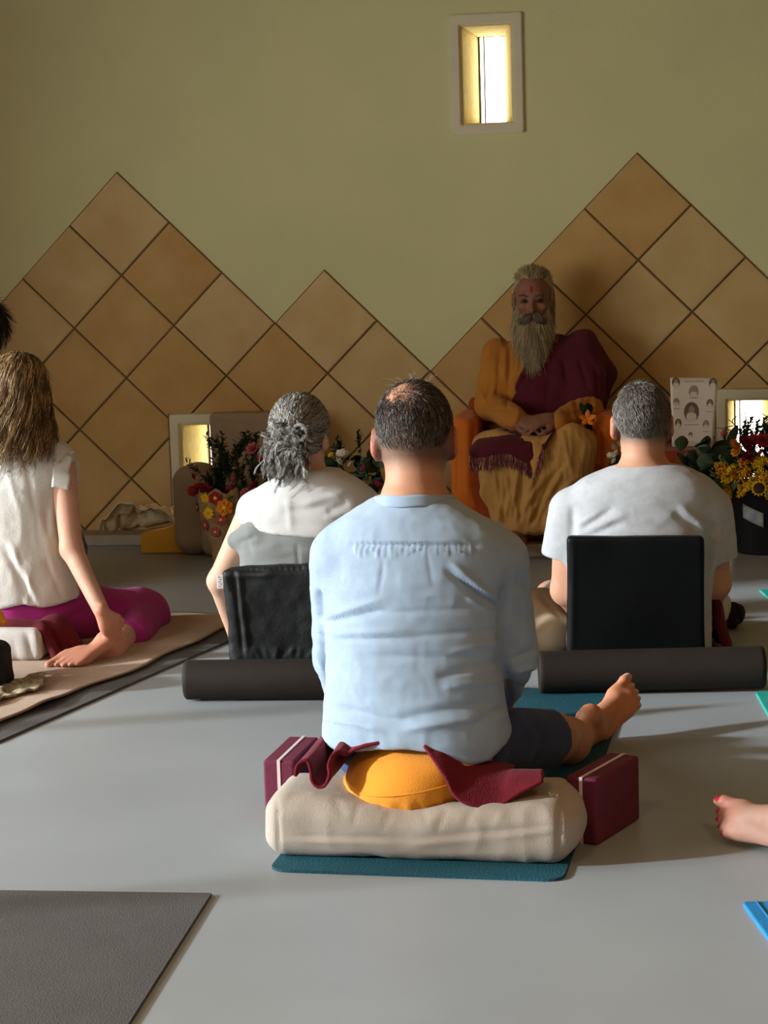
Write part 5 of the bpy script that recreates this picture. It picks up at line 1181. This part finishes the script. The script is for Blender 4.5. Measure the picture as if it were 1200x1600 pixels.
# ---------------------------------------------------------------- his armchair under its orange cloth
ORDRAPE = mat('orange_drape', (.66, .17, .012), .85, .2, 7, .35, 200, sheen=.15)
RUSTDRAPE = mat('rust_drape', (.36, .06, .012), .9, .25, 7, .35, 200, sheen=.15)
def throne():
    t = thing('armchair', 'orange-draped armchair under the robed man', 'armchair', (-.39, 8.42, .057))
    V, F = surf(lambda p: rbox(p, (-.39, 8.4, .22), (.30, .22, .17), .03), (-.8, 8.1, .03), (.05, 8.7, .45), .01); V = folds(V, F, [], [(22, 22, 4, .008)]); V[:, 2] = np.maximum(V[:, 2], .058); add('seat', V, F, RUSTDRAPE, t)
    V, F = surf(lambda p: rbox(p, (-.39, 8.63, .36), (.31, .045, .29), .03), (-.8, 8.5, .03), (.05, 8.75, .75), .01); V[:, 2] = np.maximum(V[:, 2], .058); add('backrest', V, F, RUSTDRAPE, t)
    for xa, xb, sg in ((704, 748, [(718, 660, 712, 780, 4, -.008), (730, 655, 730, 780, 4, .008), (740, 660, 742, 780, 3, -.008)]), (926, 968, [(935, 660, 938, 760, 4, -.01), (945, 650, 948, 770, 3, .008)])):
        x0, x1 = P(xa, 650, 8.3)[0], P(xb, 650, 8.3)[0]; c = ((x0 + x1) / 2, 8.38, .32); V, F = surf(lambda p: rbox(p, c, ((x1 - x0) / 2, .2, .275), .045), np.array(c) - np.array([.16, .3, .35]), np.array(c) + np.array([.16, .3, .4]), .008)
        V = folds(V, F, sg, [(24, 24, 4, .008)]); V[:, 2] = np.maximum(V[:, 2], .058); add('armrest', V, F, ORDRAPE, t)
throne()

# ---------------------------------------------------------------- taupe armchair by the left window
def taupe():
    t = thing('armchair', 'taupe upholstered armchair in front of the left window', 'armchair', (-1.66, 8.3, 0))
    def part(n, c, h, r, extra=None, sg=()):
        c = np.array(c); V, F = surf(lambda p: rbox(p, c, h, r), c - np.array(h) - .03, c + np.array(h) + .03, .009); V = folds(V, F, list(sg), [(9, 9, 9, .004)]); V[:, 2] = np.maximum(V[:, 2], .001); return add(n, V, F, TAUPE, t)
    part('seat', (-1.66, 8.34, .17), (.2, .16, .165), .04)
    part('backrest', (-1.645, 8.47, .31), (.205, .06, .305), .018, sg=[(320, 655, 420, 668, 2, -.006), (325, 652, 325, 720, 2, -.004)])
    part('armrest', (-1.91, 8.36, .20), (.085, .16, .198), .08); part('armrest', (-1.40, 8.36, .20), (.085, .16, .198), .08)
taupe()

# ---------------------------------------------------------------- cloths on the ledge
def rumple(name, pts, zt, m, label, cat, amp, thick=.006, n=46):
    a, b, c, d = [np.array(v, float) for v in pts]; u = np.linspace(0, 1, n)[:, None, None]; v = np.linspace(0, 1, n)[None, :, None]
    G = (a * (1 - u) + b * u) * (1 - v) + (d * (1 - u) + c * u) * v; base = G[..., 2].copy(); bump = zt * (np.sin(u[..., 0] * math.pi) ** .6) * (np.sin(np.clip(v[..., 0] * .5 + .5, 0, 1) * math.pi) ** .5)
    G[..., 2] = base + bump + amp * (1 - np.abs(vn(G * 17)) * 2) * np.clip(bump * 20 + .4, 0, 1) + amp * .5 * vn(G * 42); G[..., 0] += .01 * vn(G * 15); G[..., 2] = np.maximum(G[..., 2], base)
    o = add(name, *grid_sheet(G, thick), m); return tag(o, label, cat)
CREAM = mat('cream_muslin', (.82, .70, .48), .95, .25, 30, .4, 160, col2=(.62, .48, .28))
rumple('shawl', [(-2.42, 8.56, .056), (-2.06, 8.56, .056), (-2.0, 8.7, .08), (-2.33, 8.7, .06)], .13, CREAM, 'cream muslin shawl heaped on the ledge by the left window', 'shawl', .03)
MUST = mat('mustard_cotton', (.62, .33, .03), .9, .15, 8, .35, 200, sheen=.1)
pr = np.array([P(x, y, 8.36) for x, y in [(221, 836), (240, 833), (262, 828), (285, 814), (300, 803), (312, 806)]]); prb = np.array([P(x, y, 8.33) for x, y in [(223, 864), (245, 865), (265, 865), (285, 864), (302, 862), (313, 858)]]); prb[:, 2] = np.maximum(prb[:, 2], .004)
a, b = catmull(pr, 30), catmull(prb, 30); G = np.stack([a + np.array([0, .16, .0])] + [a * (1 - v) + b * v + np.array([0, -.03 * v + .0, 0]) for v in np.linspace(0, 1, 14)], 1); G[..., 1] += .008 * vn(G * 16)
o = add('folded_cloth', *grid_sheet(G, .012), MUST); tag(o, 'mustard yellow cloth hanging over the ledge beside the cream shawl', 'cloth')

# ---------------------------------------------------------------- flowers
LEAF = [mat('leaf_dark', (.012, .026, .011), .6, .3, 12), mat('leaf_mid', (.03, .065, .022), .6, .3, 12), mat('leaf_grey', (.10, .17, .11), .7, .25, 12), mat('leaf_pale', (.22, .27, .10), .7, .25, 12)]
PET = {k: mat('petal_' + k, c, .7, .2, 20) for k, c in dict(red=(.32, .015, .022), pink=(.42, .08, .09), orange=(.85, .26, .02), yellow=(.88, .60, .015), white=(.74, .70, .58), crimson=(.20, .008, .025), amber=(.80, .34, .012), brown=(.05, .022, .01)).items()}
def leaf_mesh(L, W, n=6):
    V = []; F = []
    for i in range(n + 1):
        u = i / n; w = W * math.sin(math.pi * min(u * .92 + .04, 1)) ** .8; V += [(-w, u * L, -.12 * L * u * u + .1 * w), (0, u * L, -.12 * L * u * u - .0), (w, u * L, -.12 * L * u * u + .1 * w)]
        V += [(-w, u * L, -.12 * L * u * u + .1 * w - .0012), (0, u * L, -.12 * L * u * u - .0012), (w, u * L, -.12 * L * u * u + .1 * w - .0012)]
    for i in range(n):
        a = i * 6; b = a + 6; F += [[a, a + 1, b + 1, b], [a + 1, a + 2, b + 2, b + 1], [a + 4, a + 3, b + 3, b + 4], [a + 5, a + 4, b + 4, b + 5], [a + 3, a, b, b + 3], [a + 2, a + 5, b + 5, b + 2]]
    return np.array(V), F
def petals(n, L, W, el, ph=0, r0=0.0, cup=.3):
    out = []
    for i in range(n):
        V, F = leaf_mesh(L, W, 4); V = V.copy(); V[:, 2] = V[:, 2] + cup * V[:, 1] ** 2 / L; V[:, 1] += r0; c, s = math.cos(el), math.sin(el); V = np.stack([V[:, 0], V[:, 1] * c - V[:, 2] * s, V[:, 1] * s + V[:, 2] * c], 1)
        a = ph + 2 * math.pi * i / n + random.uniform(-.1, .1); c, s = math.cos(a), math.sin(a); out.append((np.stack([V[:, 0] * c - V[:, 1] * s, V[:, 0] * s + V[:, 1] * c, V[:, 2]], 1), F))
    return out
def rose_vf(R): return merge(*petals(7, R, R * .5, .25), *petals(6, R * .85, R * .45, .7, .4), *petals(5, R * .7, R * .38, 1.05, .2), *petals(4, R * .55, R * .3, 1.3, .9))
def daisy_vf(R): return merge(*petals(14, R * .72, R * .16, .15, 0, R * .26, .1), *petals(14, R * .6, R * .14, .3, .2, R * .26, .1))
def dome_vf(R): return lathe([(R, 0), (R * .95, R * .2), (R * .75, R * .38), (R * .4, R * .5), (.0005, R * .53)], 14)
def puff_vf(R, n=60):
    out = []
    for i in range(n):
        u = nrm(rng.normal(size=3)); u[2] = abs(u[2]) - .2; c = u * R * rng.uniform(.5, 1); V, F = lathe([(.0004, -R * .12), (R * .11, -R * .03), (R * .11, R * .05), (.0004, R * .13)], 6); out.append((V + c, F))
    return merge(*out)
def sprig_vf(L, n=26, lw=.012):
    out = [tubem(catmull([(0, 0, 0), (rng.normal() * .01, rng.normal() * .01, L * .5), (rng.normal() * .03, rng.normal() * .03, L)], 6), .0013, 5)]
    for i in range(n):
        z = L * rng.uniform(.25, 1); V, F = leaf_mesh(lw * rng.uniform(1.4, 2.6), lw * .42, 3); a = rng.uniform(0, 6.28); e = rng.uniform(.1, 1.1); c, s = math.cos(e), math.sin(e); V = np.stack([V[:, 0], V[:, 1] * c - V[:, 2] * s, V[:, 1] * s + V[:, 2] * c], 1); c, s = math.cos(a), math.sin(a)
        out.append((np.stack([V[:, 0] * c - V[:, 1] * s, V[:, 0] * s + V[:, 1] * c, V[:, 2] + z], 1), F))
    return merge(*out)
def place(vf, name, parent, loc, m, rot=(0, 0, 0), s=1.0):
    V, F = vf; R = np.array(Matrix.Rotation(rot[2], 3, 'Z') @ Matrix.Rotation(rot[1], 3, 'Y') @ Matrix.Rotation(rot[0], 3, 'X'))
    return add(name, (V * s) @ R.T + np.asarray(loc, float), F, m, parent)
SPR = [sprig_vf(.13, 34), sprig_vf(.16, 40), sprig_vf(.11, 28, .016)]; LF = [leaf_mesh(.06, .018), leaf_mesh(.075, .026), leaf_mesh(.05, .022)]
ROSE, DAISY, PUFF = rose_vf(.034), daisy_vf(.045), puff_vf(.045)
def rr(a=.6): return (rng.normal() * a, rng.normal() * a, rng.uniform(0, 6.28))

# dark bouquet wrapped in floral paper, standing on the floor at the left
def bouquet_left():
    t = thing('bouquet', 'dark leafy bouquet in floral-print wrapping, in front of the taupe armchair', 'bouquet', (-1.72, 7.97, 0))
    PAPER = mat('floral_paper', (.34, .30, .12), .8, .35, 30, .2, 60, col2=(.30, .14, .07))
    base = np.array([-1.715, 7.97, 0]); prof = [(.045, .0), (.048, .05), (.055, .1), (.075, .15), (.095, .22), (.1, .28), (.094, .33)]
    V, F = lathe(prof, 40, base, False); th = np.arctan2(V[:, 1] - base[1], V[:, 0] - base[0]); V[:, :2] = base[:2] + (V[:, :2] - base[:2]) * (1 + .05 * np.sin(th * 9) * np.clip(V[:, 2] / .3, 0, 1))[:, None]; V[:, 2] += .012 * np.sin(th * 7) * (V[:, 2] > .3)
    wr = add('wrapping', V, F, PAPER, t)
    # the printed blooms of the wrapping, pressed shapes on the paper
    for x, y, k, R, kind in ((337, 778, 'red', .028, 0), (351, 793, 'orange', .036, 0), (326, 802, 'yellow', .026, 1), (304, 795, 'red', .02, 0), (345, 812, 'pink', .024, 0), (318, 822, 'pink', .022, 0), (320, 778, 'yellow', .022, 1), (335, 832, 'pink', .02, 0)):
        c = P(x, y, 7.875); z = c[2]; r = np.interp(z, [p_[1] for p_ in prof], [p_[0] for p_ in prof]) + .006; ang = math.asin(max(-1, min(1, (c[0] - base[0]) / r))); c = np.array([base[0] + r * math.sin(ang), base[1] - r * math.cos(ang), z])
        vf = merge(*petals(6 if kind == 0 else 12, R, R * (.5 if kind == 0 else .2), .12, rng.uniform(0, 1), .002, .05)); fl = place(vf, 'bloom', wr, c, PET[k], (math.pi / 2, 0, ang)); place(dome_vf(R * .3), 'bloom', wr, c, PET['yellow' if kind == 0 else 'amber'], (math.pi / 2, 0, ang))
    for i in range(46):
        x = rng.uniform(318, 412); y = rng.uniform(700, 768) - 10 * math.sin((x - 318) / 94 * 3.1); c = P(x, y, rng.uniform(7.9, 8.06)); c[2] -= .06; place(SPR[i % 3], 'sprig', t, c, LEAF[0 if i % 4 else 1], (rng.normal() * .3, (x - 362) / 130 + rng.normal() * .2, rng.uniform(0, 6)), rng.uniform(.7, 1.0))
    for x, y, k, s in ((310, 762, 'red', .8), (302, 768, 'red', .8), (320, 765, 'crimson', .9), (368, 748, 'pink', .8), (384, 772, 'pink', .8), (395, 702, 'pink', .9), (405, 720, 'crimson', .8), (398, 760, 'crimson', .8), (360, 765, 'crimson', .7), (300, 745, 'crimson', .55)): place(ROSE, 'flower', t, P(x, y, 7.9), PET[k], (.9 + rng.normal() * .3, rng.normal() * .3, rng.uniform(0, 6)), s)
    for i in range(8): c = P(330 + i * 10, 775 + rng.uniform(-8, 8), 7.93); place(LF[i % 3], 'leaf', t, c, LEAF[1], rr(.7))
bouquet_left()

# low arrangement between the grey-haired woman and the man
def bouquet_mid():
    t = thing('bouquet', 'low bouquet of grey-green leaves and pale blooms left of the orange-draped armchair', 'bouquet', (-1.15, 8.12, .0))
    VASE = mat('dark_vase', (.03, .03, .035), .4, .2, 10); add('vase', *lathe([(.06, 0), (.075, .04), (.09, .16), (.085, .22), (.09, .24), (.08, .24)], 28, (-1.15, 8.12, 0)), VASE, t)
    for i in range(70):
        x = rng.uniform(500, 603); y = rng.uniform(712, 785) if x > 525 else rng.uniform(705, 760); c = P(x, y, rng.uniform(8.02, 8.15)); place(LF[i % 3], 'leaf', t, c, LEAF[rng.choice(4, p=[.45, .2, .25, .1])], rr(.9), rng.uniform(.8, 1.25))
    for x, y, k, s in ((535, 712, 'white', .95), (528, 722, 'white', .8), (549, 727, 'white', .6), (518, 712, 'yellow', .5), (570, 733, 'pink', .7), (580, 700, 'crimson', .8), (574, 765, 'crimson', .7), (590, 760, 'crimson', .8)): place(ROSE, 'flower', t, P(x, y, 8.0), PET[k], (.9, rng.normal() * .3, rng.uniform(0, 6)), s)
    for i in range(8): place(SPR[i % 3], 'sprig', t, P(rng.uniform(505, 590), rng.uniform(720, 760), 8.08), LEAF[0 if i % 2 else 2], (rng.normal() * .4, rng.normal() * .5, 0), .8)
bouquet_mid()

# black bucket of sunflowers and greenery at the right
def bucket():
    t = thing('flower_bucket', 'black bucket of yellow flowers and greenery by the right window', 'bucket', (.58, 8.19, 0))
    BUCK = mat('black_plastic', (.012, .013, .018), .4, .2, 10, spec=.5); bc = (.58, 8.19, 0); bk = add('pail', *lathe([(.115, 0), (.12, .01), (.142, .26), (.15, .268), (.15, .29), (.142, .292), (.136, .28), (.13, .2)], 48, bc), BUCK, t)
    FILM = mat('label_film', (.42, .48, .52), .35, .4, 30, .3, 60, col2=(.22, .27, .32)); c = P(1168, 806, 8.06); G = np.array([[(np.array([.58 + .1415 * math.sin(a), 8.19 - .1415 * math.cos(a), c[2] + v])) for v in np.linspace(-.03, .03, 5)] for a in np.linspace(-.75, -.1, 12)])
    for i in range(12): G[i, :, 2] -= (i - 5.5) * .0035
    lb = add('label', *grid_sheet(G, .0015), FILM, bk)
    def rad(x, y, Y): return P(x, y, Y)
    for i in range(60):
        x = rng.uniform(1062, 1150); y = rng.uniform(698, 762) if x < 1110 else rng.uniform(690, 770); place(LF[i % 3], 'leaf', t, P(x, y, rng.uniform(8.0, 8.2)), LEAF[rng.choice(4, p=[.3, .3, .35, .05])], rr(.9), rng.uniform(1.0, 1.6))
    for i in range(46):
        place(LF[i % 3], 'leaf', t, P(rng.uniform(1118, 1228), rng.uniform(692, 772), rng.uniform(8.12, 8.26)), LEAF[rng.choice(2)], rr(.9), rng.uniform(1.2, 1.8))
    for i in range(22):
        x = rng.uniform(1130, 1225); y = rng.uniform(676, 700); place(SPR[i % 3], 'sprig', t, P(x, y, rng.uniform(8.1, 8.25)) - np.array([0, 0, .06]), LEAF[1 if i % 2 else 0], (rng.normal() * .4, rng.normal() * .5, 0), .9)
    for i in range(40):
        x = rng.uniform(1124, 1222); y = rng.uniform(722, 774) - max(0, 1140 - x) * -.3; k = ('yellow', 'yellow', 'amber')[i % 3]; place(PUFF, 'flower', t, P(x, y, rng.uniform(7.95, 8.03)), PET[k], (rng.uniform(.4, 1.2), 0, rng.uniform(0, 6)), rng.uniform(.6, .95))
    for i in range(9): place(SPR[i % 3], 'sprig', t, P(rng.uniform(1125, 1200), rng.uniform(735, 765), 8.02), LEAF[3], (rng.normal() * .5, rng.normal() * .7, 0), .6)
    for x, y, k, s in ((1146, 697, 'amber', .9), (1152, 707, 'amber', .8), (1163, 694, 'crimson', 1.1), (1176, 690, 'crimson', 1.0), (1192, 690, 'red', 1.1), (1205, 694, 'red', 1.1), (1190, 708, 'pink', .6), (1146, 745, 'orange', .5), (1190, 748, 'orange', .55), (1170, 715, 'crimson', .9), (1132, 678, 'pink', .5)): place(ROSE, 'flower', t, P(x, y, 7.97), PET[k], (1.0, rng.normal() * .3, rng.uniform(0, 6)), s)
    sf = place(DAISY, 'sunflower', t, P(1186, 763, 7.93), PET['yellow'], (1.2, 0, -.1), .8); place(dome_vf(.024), 'disc', sf, P(1186, 763, 7.925), PET['brown'], (1.2, 0, 0))
    tw = []
    for x, y, dx, dz in ((1155, 672, -.03, .06), (1162, 668, .01, .07), (1182, 672, .0, .05), (1188, 668, .03, .06), (1150, 676, -.05, .03)):
        a = P(x, y, 8.15); tw.append(tubem(catmull([a - np.array([0, 0, .05]), a, a + np.array([dx, 0, dz * .6]), a + np.array([dx * .2, 0, dz])], 9), .002, 5)); tw.append(tubem([a + np.array([dx * .8, 0, dz * .5]), a + np.array([dx * 1.8 + .01, 0, dz * .75])], .0015, 5))
    add('twigs', *merge(*tw), LEAF[0], t)
bucket()

# white blossoms showing beside the right-hand man's ear
def small_vase():
    t = thing('flower_vase', 'small vase of white blossoms behind the ear of the man in the grey tee', 'vase', (-.04, 8.02, 0))
    add('vase', *lathe([(.03, .0), (.045, .03), (.05, .12), (.03, .24), (.022, .30), (.028, .32)], 24, (-.04, 8.02, 0)), PET['brown'], t)
    for x, y in ((958, 700), (966, 695), (963, 710), (954, 713), (970, 706), (961, 721)): place(ROSE, 'flower', t, P(x, y, 7.98), PET['white'], (1.0, rng.normal() * .4, rng.uniform(0, 6)), .55)
    for i in range(10): place(LF[i % 3], 'leaf', t, P(rng.uniform(955, 985), rng.uniform(715, 742), 8.02), LEAF[0], rr(.8))
small_vase()
# flower pinned at the robed man's cuff
def cuff_flower():
    t = thing('flower', 'dark leaf and orange bloom lying at the sleeve of the robed man', 'flower', P(918, 662, 8.15))
    c = P(918, 655, 8.16); add('petals', *merge(*[(V * .9 @ np.array(Matrix.Rotation(1.2, 3, 'X')).T + c, F) for V, F in petals(5, .045, .013, .3)]), PET['orange'], t)
    for k, (x, y) in enumerate(((914, 648), (920, 652), (922, 668))): place(LF[k], 'leaf', t, P(x, y, 8.18), LEAF[0], (1.2, .3 * k, 2.5 + k))
cuff_flower()

# ---------------------------------------------------------------- side table, its cloth and the portrait sheet
tb = thing('side_table', 'low table under the rust cloth, right of the robed man', 'table', (.26, 8.37, .0))
WOODM = mat('dark_wood', (.10, .05, .025), .6, .3, 6, .2, 40); add('tabletop', *boxm((.40, .34, .025), .004, c=(.21, 8.39, .415)), WOODM, tb, smooth=False)
for sx in (-1, 1):
    for sy in (-1, 1):
        zb = .057 if .21 + sx * .175 < .34 and True else 0.0
        add('leg', *boxm((.03, .03, .4025 - zb), .003, c=(.21 + sx * .175, 8.39 + sy * .145, zb + (.4025 - zb) / 2)), WOODM, tb, smooth=False)
pr = [(.0, 0), (.0, .0)]; uu = np.linspace(0, 1, 40); G = []
for u in uu:
    x = -.0 + .40 * u; row = [(x, 8.55, .431), (x, 8.42, .431), (x, 8.3, .431), (x, 8.225, .431), (x, 8.206, .42)] + [(x + .004 * math.sin(u * 30), 8.2 - .012 * math.sin(u * 44) * k / 6 - .004 * k / 6, .41 - .035 * k) for k in range(1, 10)]; G.append(row)
o = add('table_cloth', *grid_sheet(np.array(G), .004), RUSTDRAPE); tag(o, 'rust orange cloth draped over the low side table', 'cloth')
def poster():
    SHEET = mat('print_paper', (.74, .70, .62), .5, .04, 6); PHOTO = mat('print_sepia', (.16, .12, .10), .6, .2, 60); FACE = mat('print_skin', (.40, .30, .22), .6, .15, 60); ROBE = mat('print_cream', (.70, .66, .56), .6, .1, 60); GREYP = mat('print_grey', (.34, .32, .29), .6, .2, 80)
    TL, TR, BLq, BR = P(1047, 590, 8.36), P(1122, 591, 8.36), P(1050, 696, 8.33), P(1114, 695, 8.33); BLq[2] = BR[2] = .437
    def at(u, v): return (TL * (1 - u) + TR * u) * (1 - v) + (BLq * (1 - u) + BR * u) * v
    G = np.array([[at(u, v) + np.array([0, .006 * math.sin(u * 3.1) - .004 * math.sin(v * 5), 0]) for v in np.linspace(0, 1, 14)] for u in np.linspace(0, 1, 14)]); t = add('portrait_sheet', *grid_sheet(G, .0015), SHEET); tag(t, 'white sheet printed with small portraits propped on the side table', 'poster')
    n_ = nrm(np.cross(TR - TL, BLq - TL)); n_ = n_ if n_[1] < 0 else -n_
    def blob(cu, cv, ru, rv, m, k, shape=0):
        pts = []
        for i in range(20):
            a = 2 * math.pi * i / 20; x, y = math.cos(a), math.sin(a); y = min(y, .55) if shape == 1 else y
            u, v = cu + ru * x, cv + rv * y; pts.append(at(u, v) + np.array([0, .006 * math.sin(u * 3.1) - .004 * math.sin(v * 5), 0]) + n_ * (.0014 + .0004 * k))
        return (np.array(pts), [list(range(20))])
    def portrait(cu, cv, s, dark=True, name='portrait'):
        a = add(name, *blob(cu, cv, .085 * s, .075 * s, 0, 0), PHOTO if dark else GREYP, t, smooth=False)
        add('print', *blob(cu, cv + .035 * s, .06 * s, .04 * s, 0, 1, 0), ROBE, a, smooth=False); add('print', *blob(cu, cv - .012 * s, .034 * s, .036 * s, 0, 2), FACE, a, smooth=False); add('print', *blob(cu, cv + .022 * s, .026 * s, .022 * s, 0, 3), ROBE, a, smooth=False)
    for cu, cv, s, dk in ((.12, .07, 1.0, True), (.9, .07, 1.0, True), (.5, .2, 1.25, False), (.12, .35, .8, False), (.86, .37, .85, True), (.46, .5, 2.0, True), (.80, .68, .9, False), (.16, .66, .9, True), (.45, .83, .55, True)): portrait(cu, cv, s, dk)
    ls = []
    for cu, cv, w in ((.5, .29, .18), (.12, .45, .14), (.86, .49, .16), (.46, .68, .34), (.8, .78, .14), (.45, .93, .12), (.5, .05, .4)):
        p0 = at(cu - w / 2, cv); p1 = at(cu + w / 2, cv); ls.append(boxm((np.linalg.norm(p1 - p0), .0006, .0022), c=(p0 + p1) / 2 + n_ * .0055))
    add('caption', *merge(*ls), GREYP, t, smooth=False)
poster()
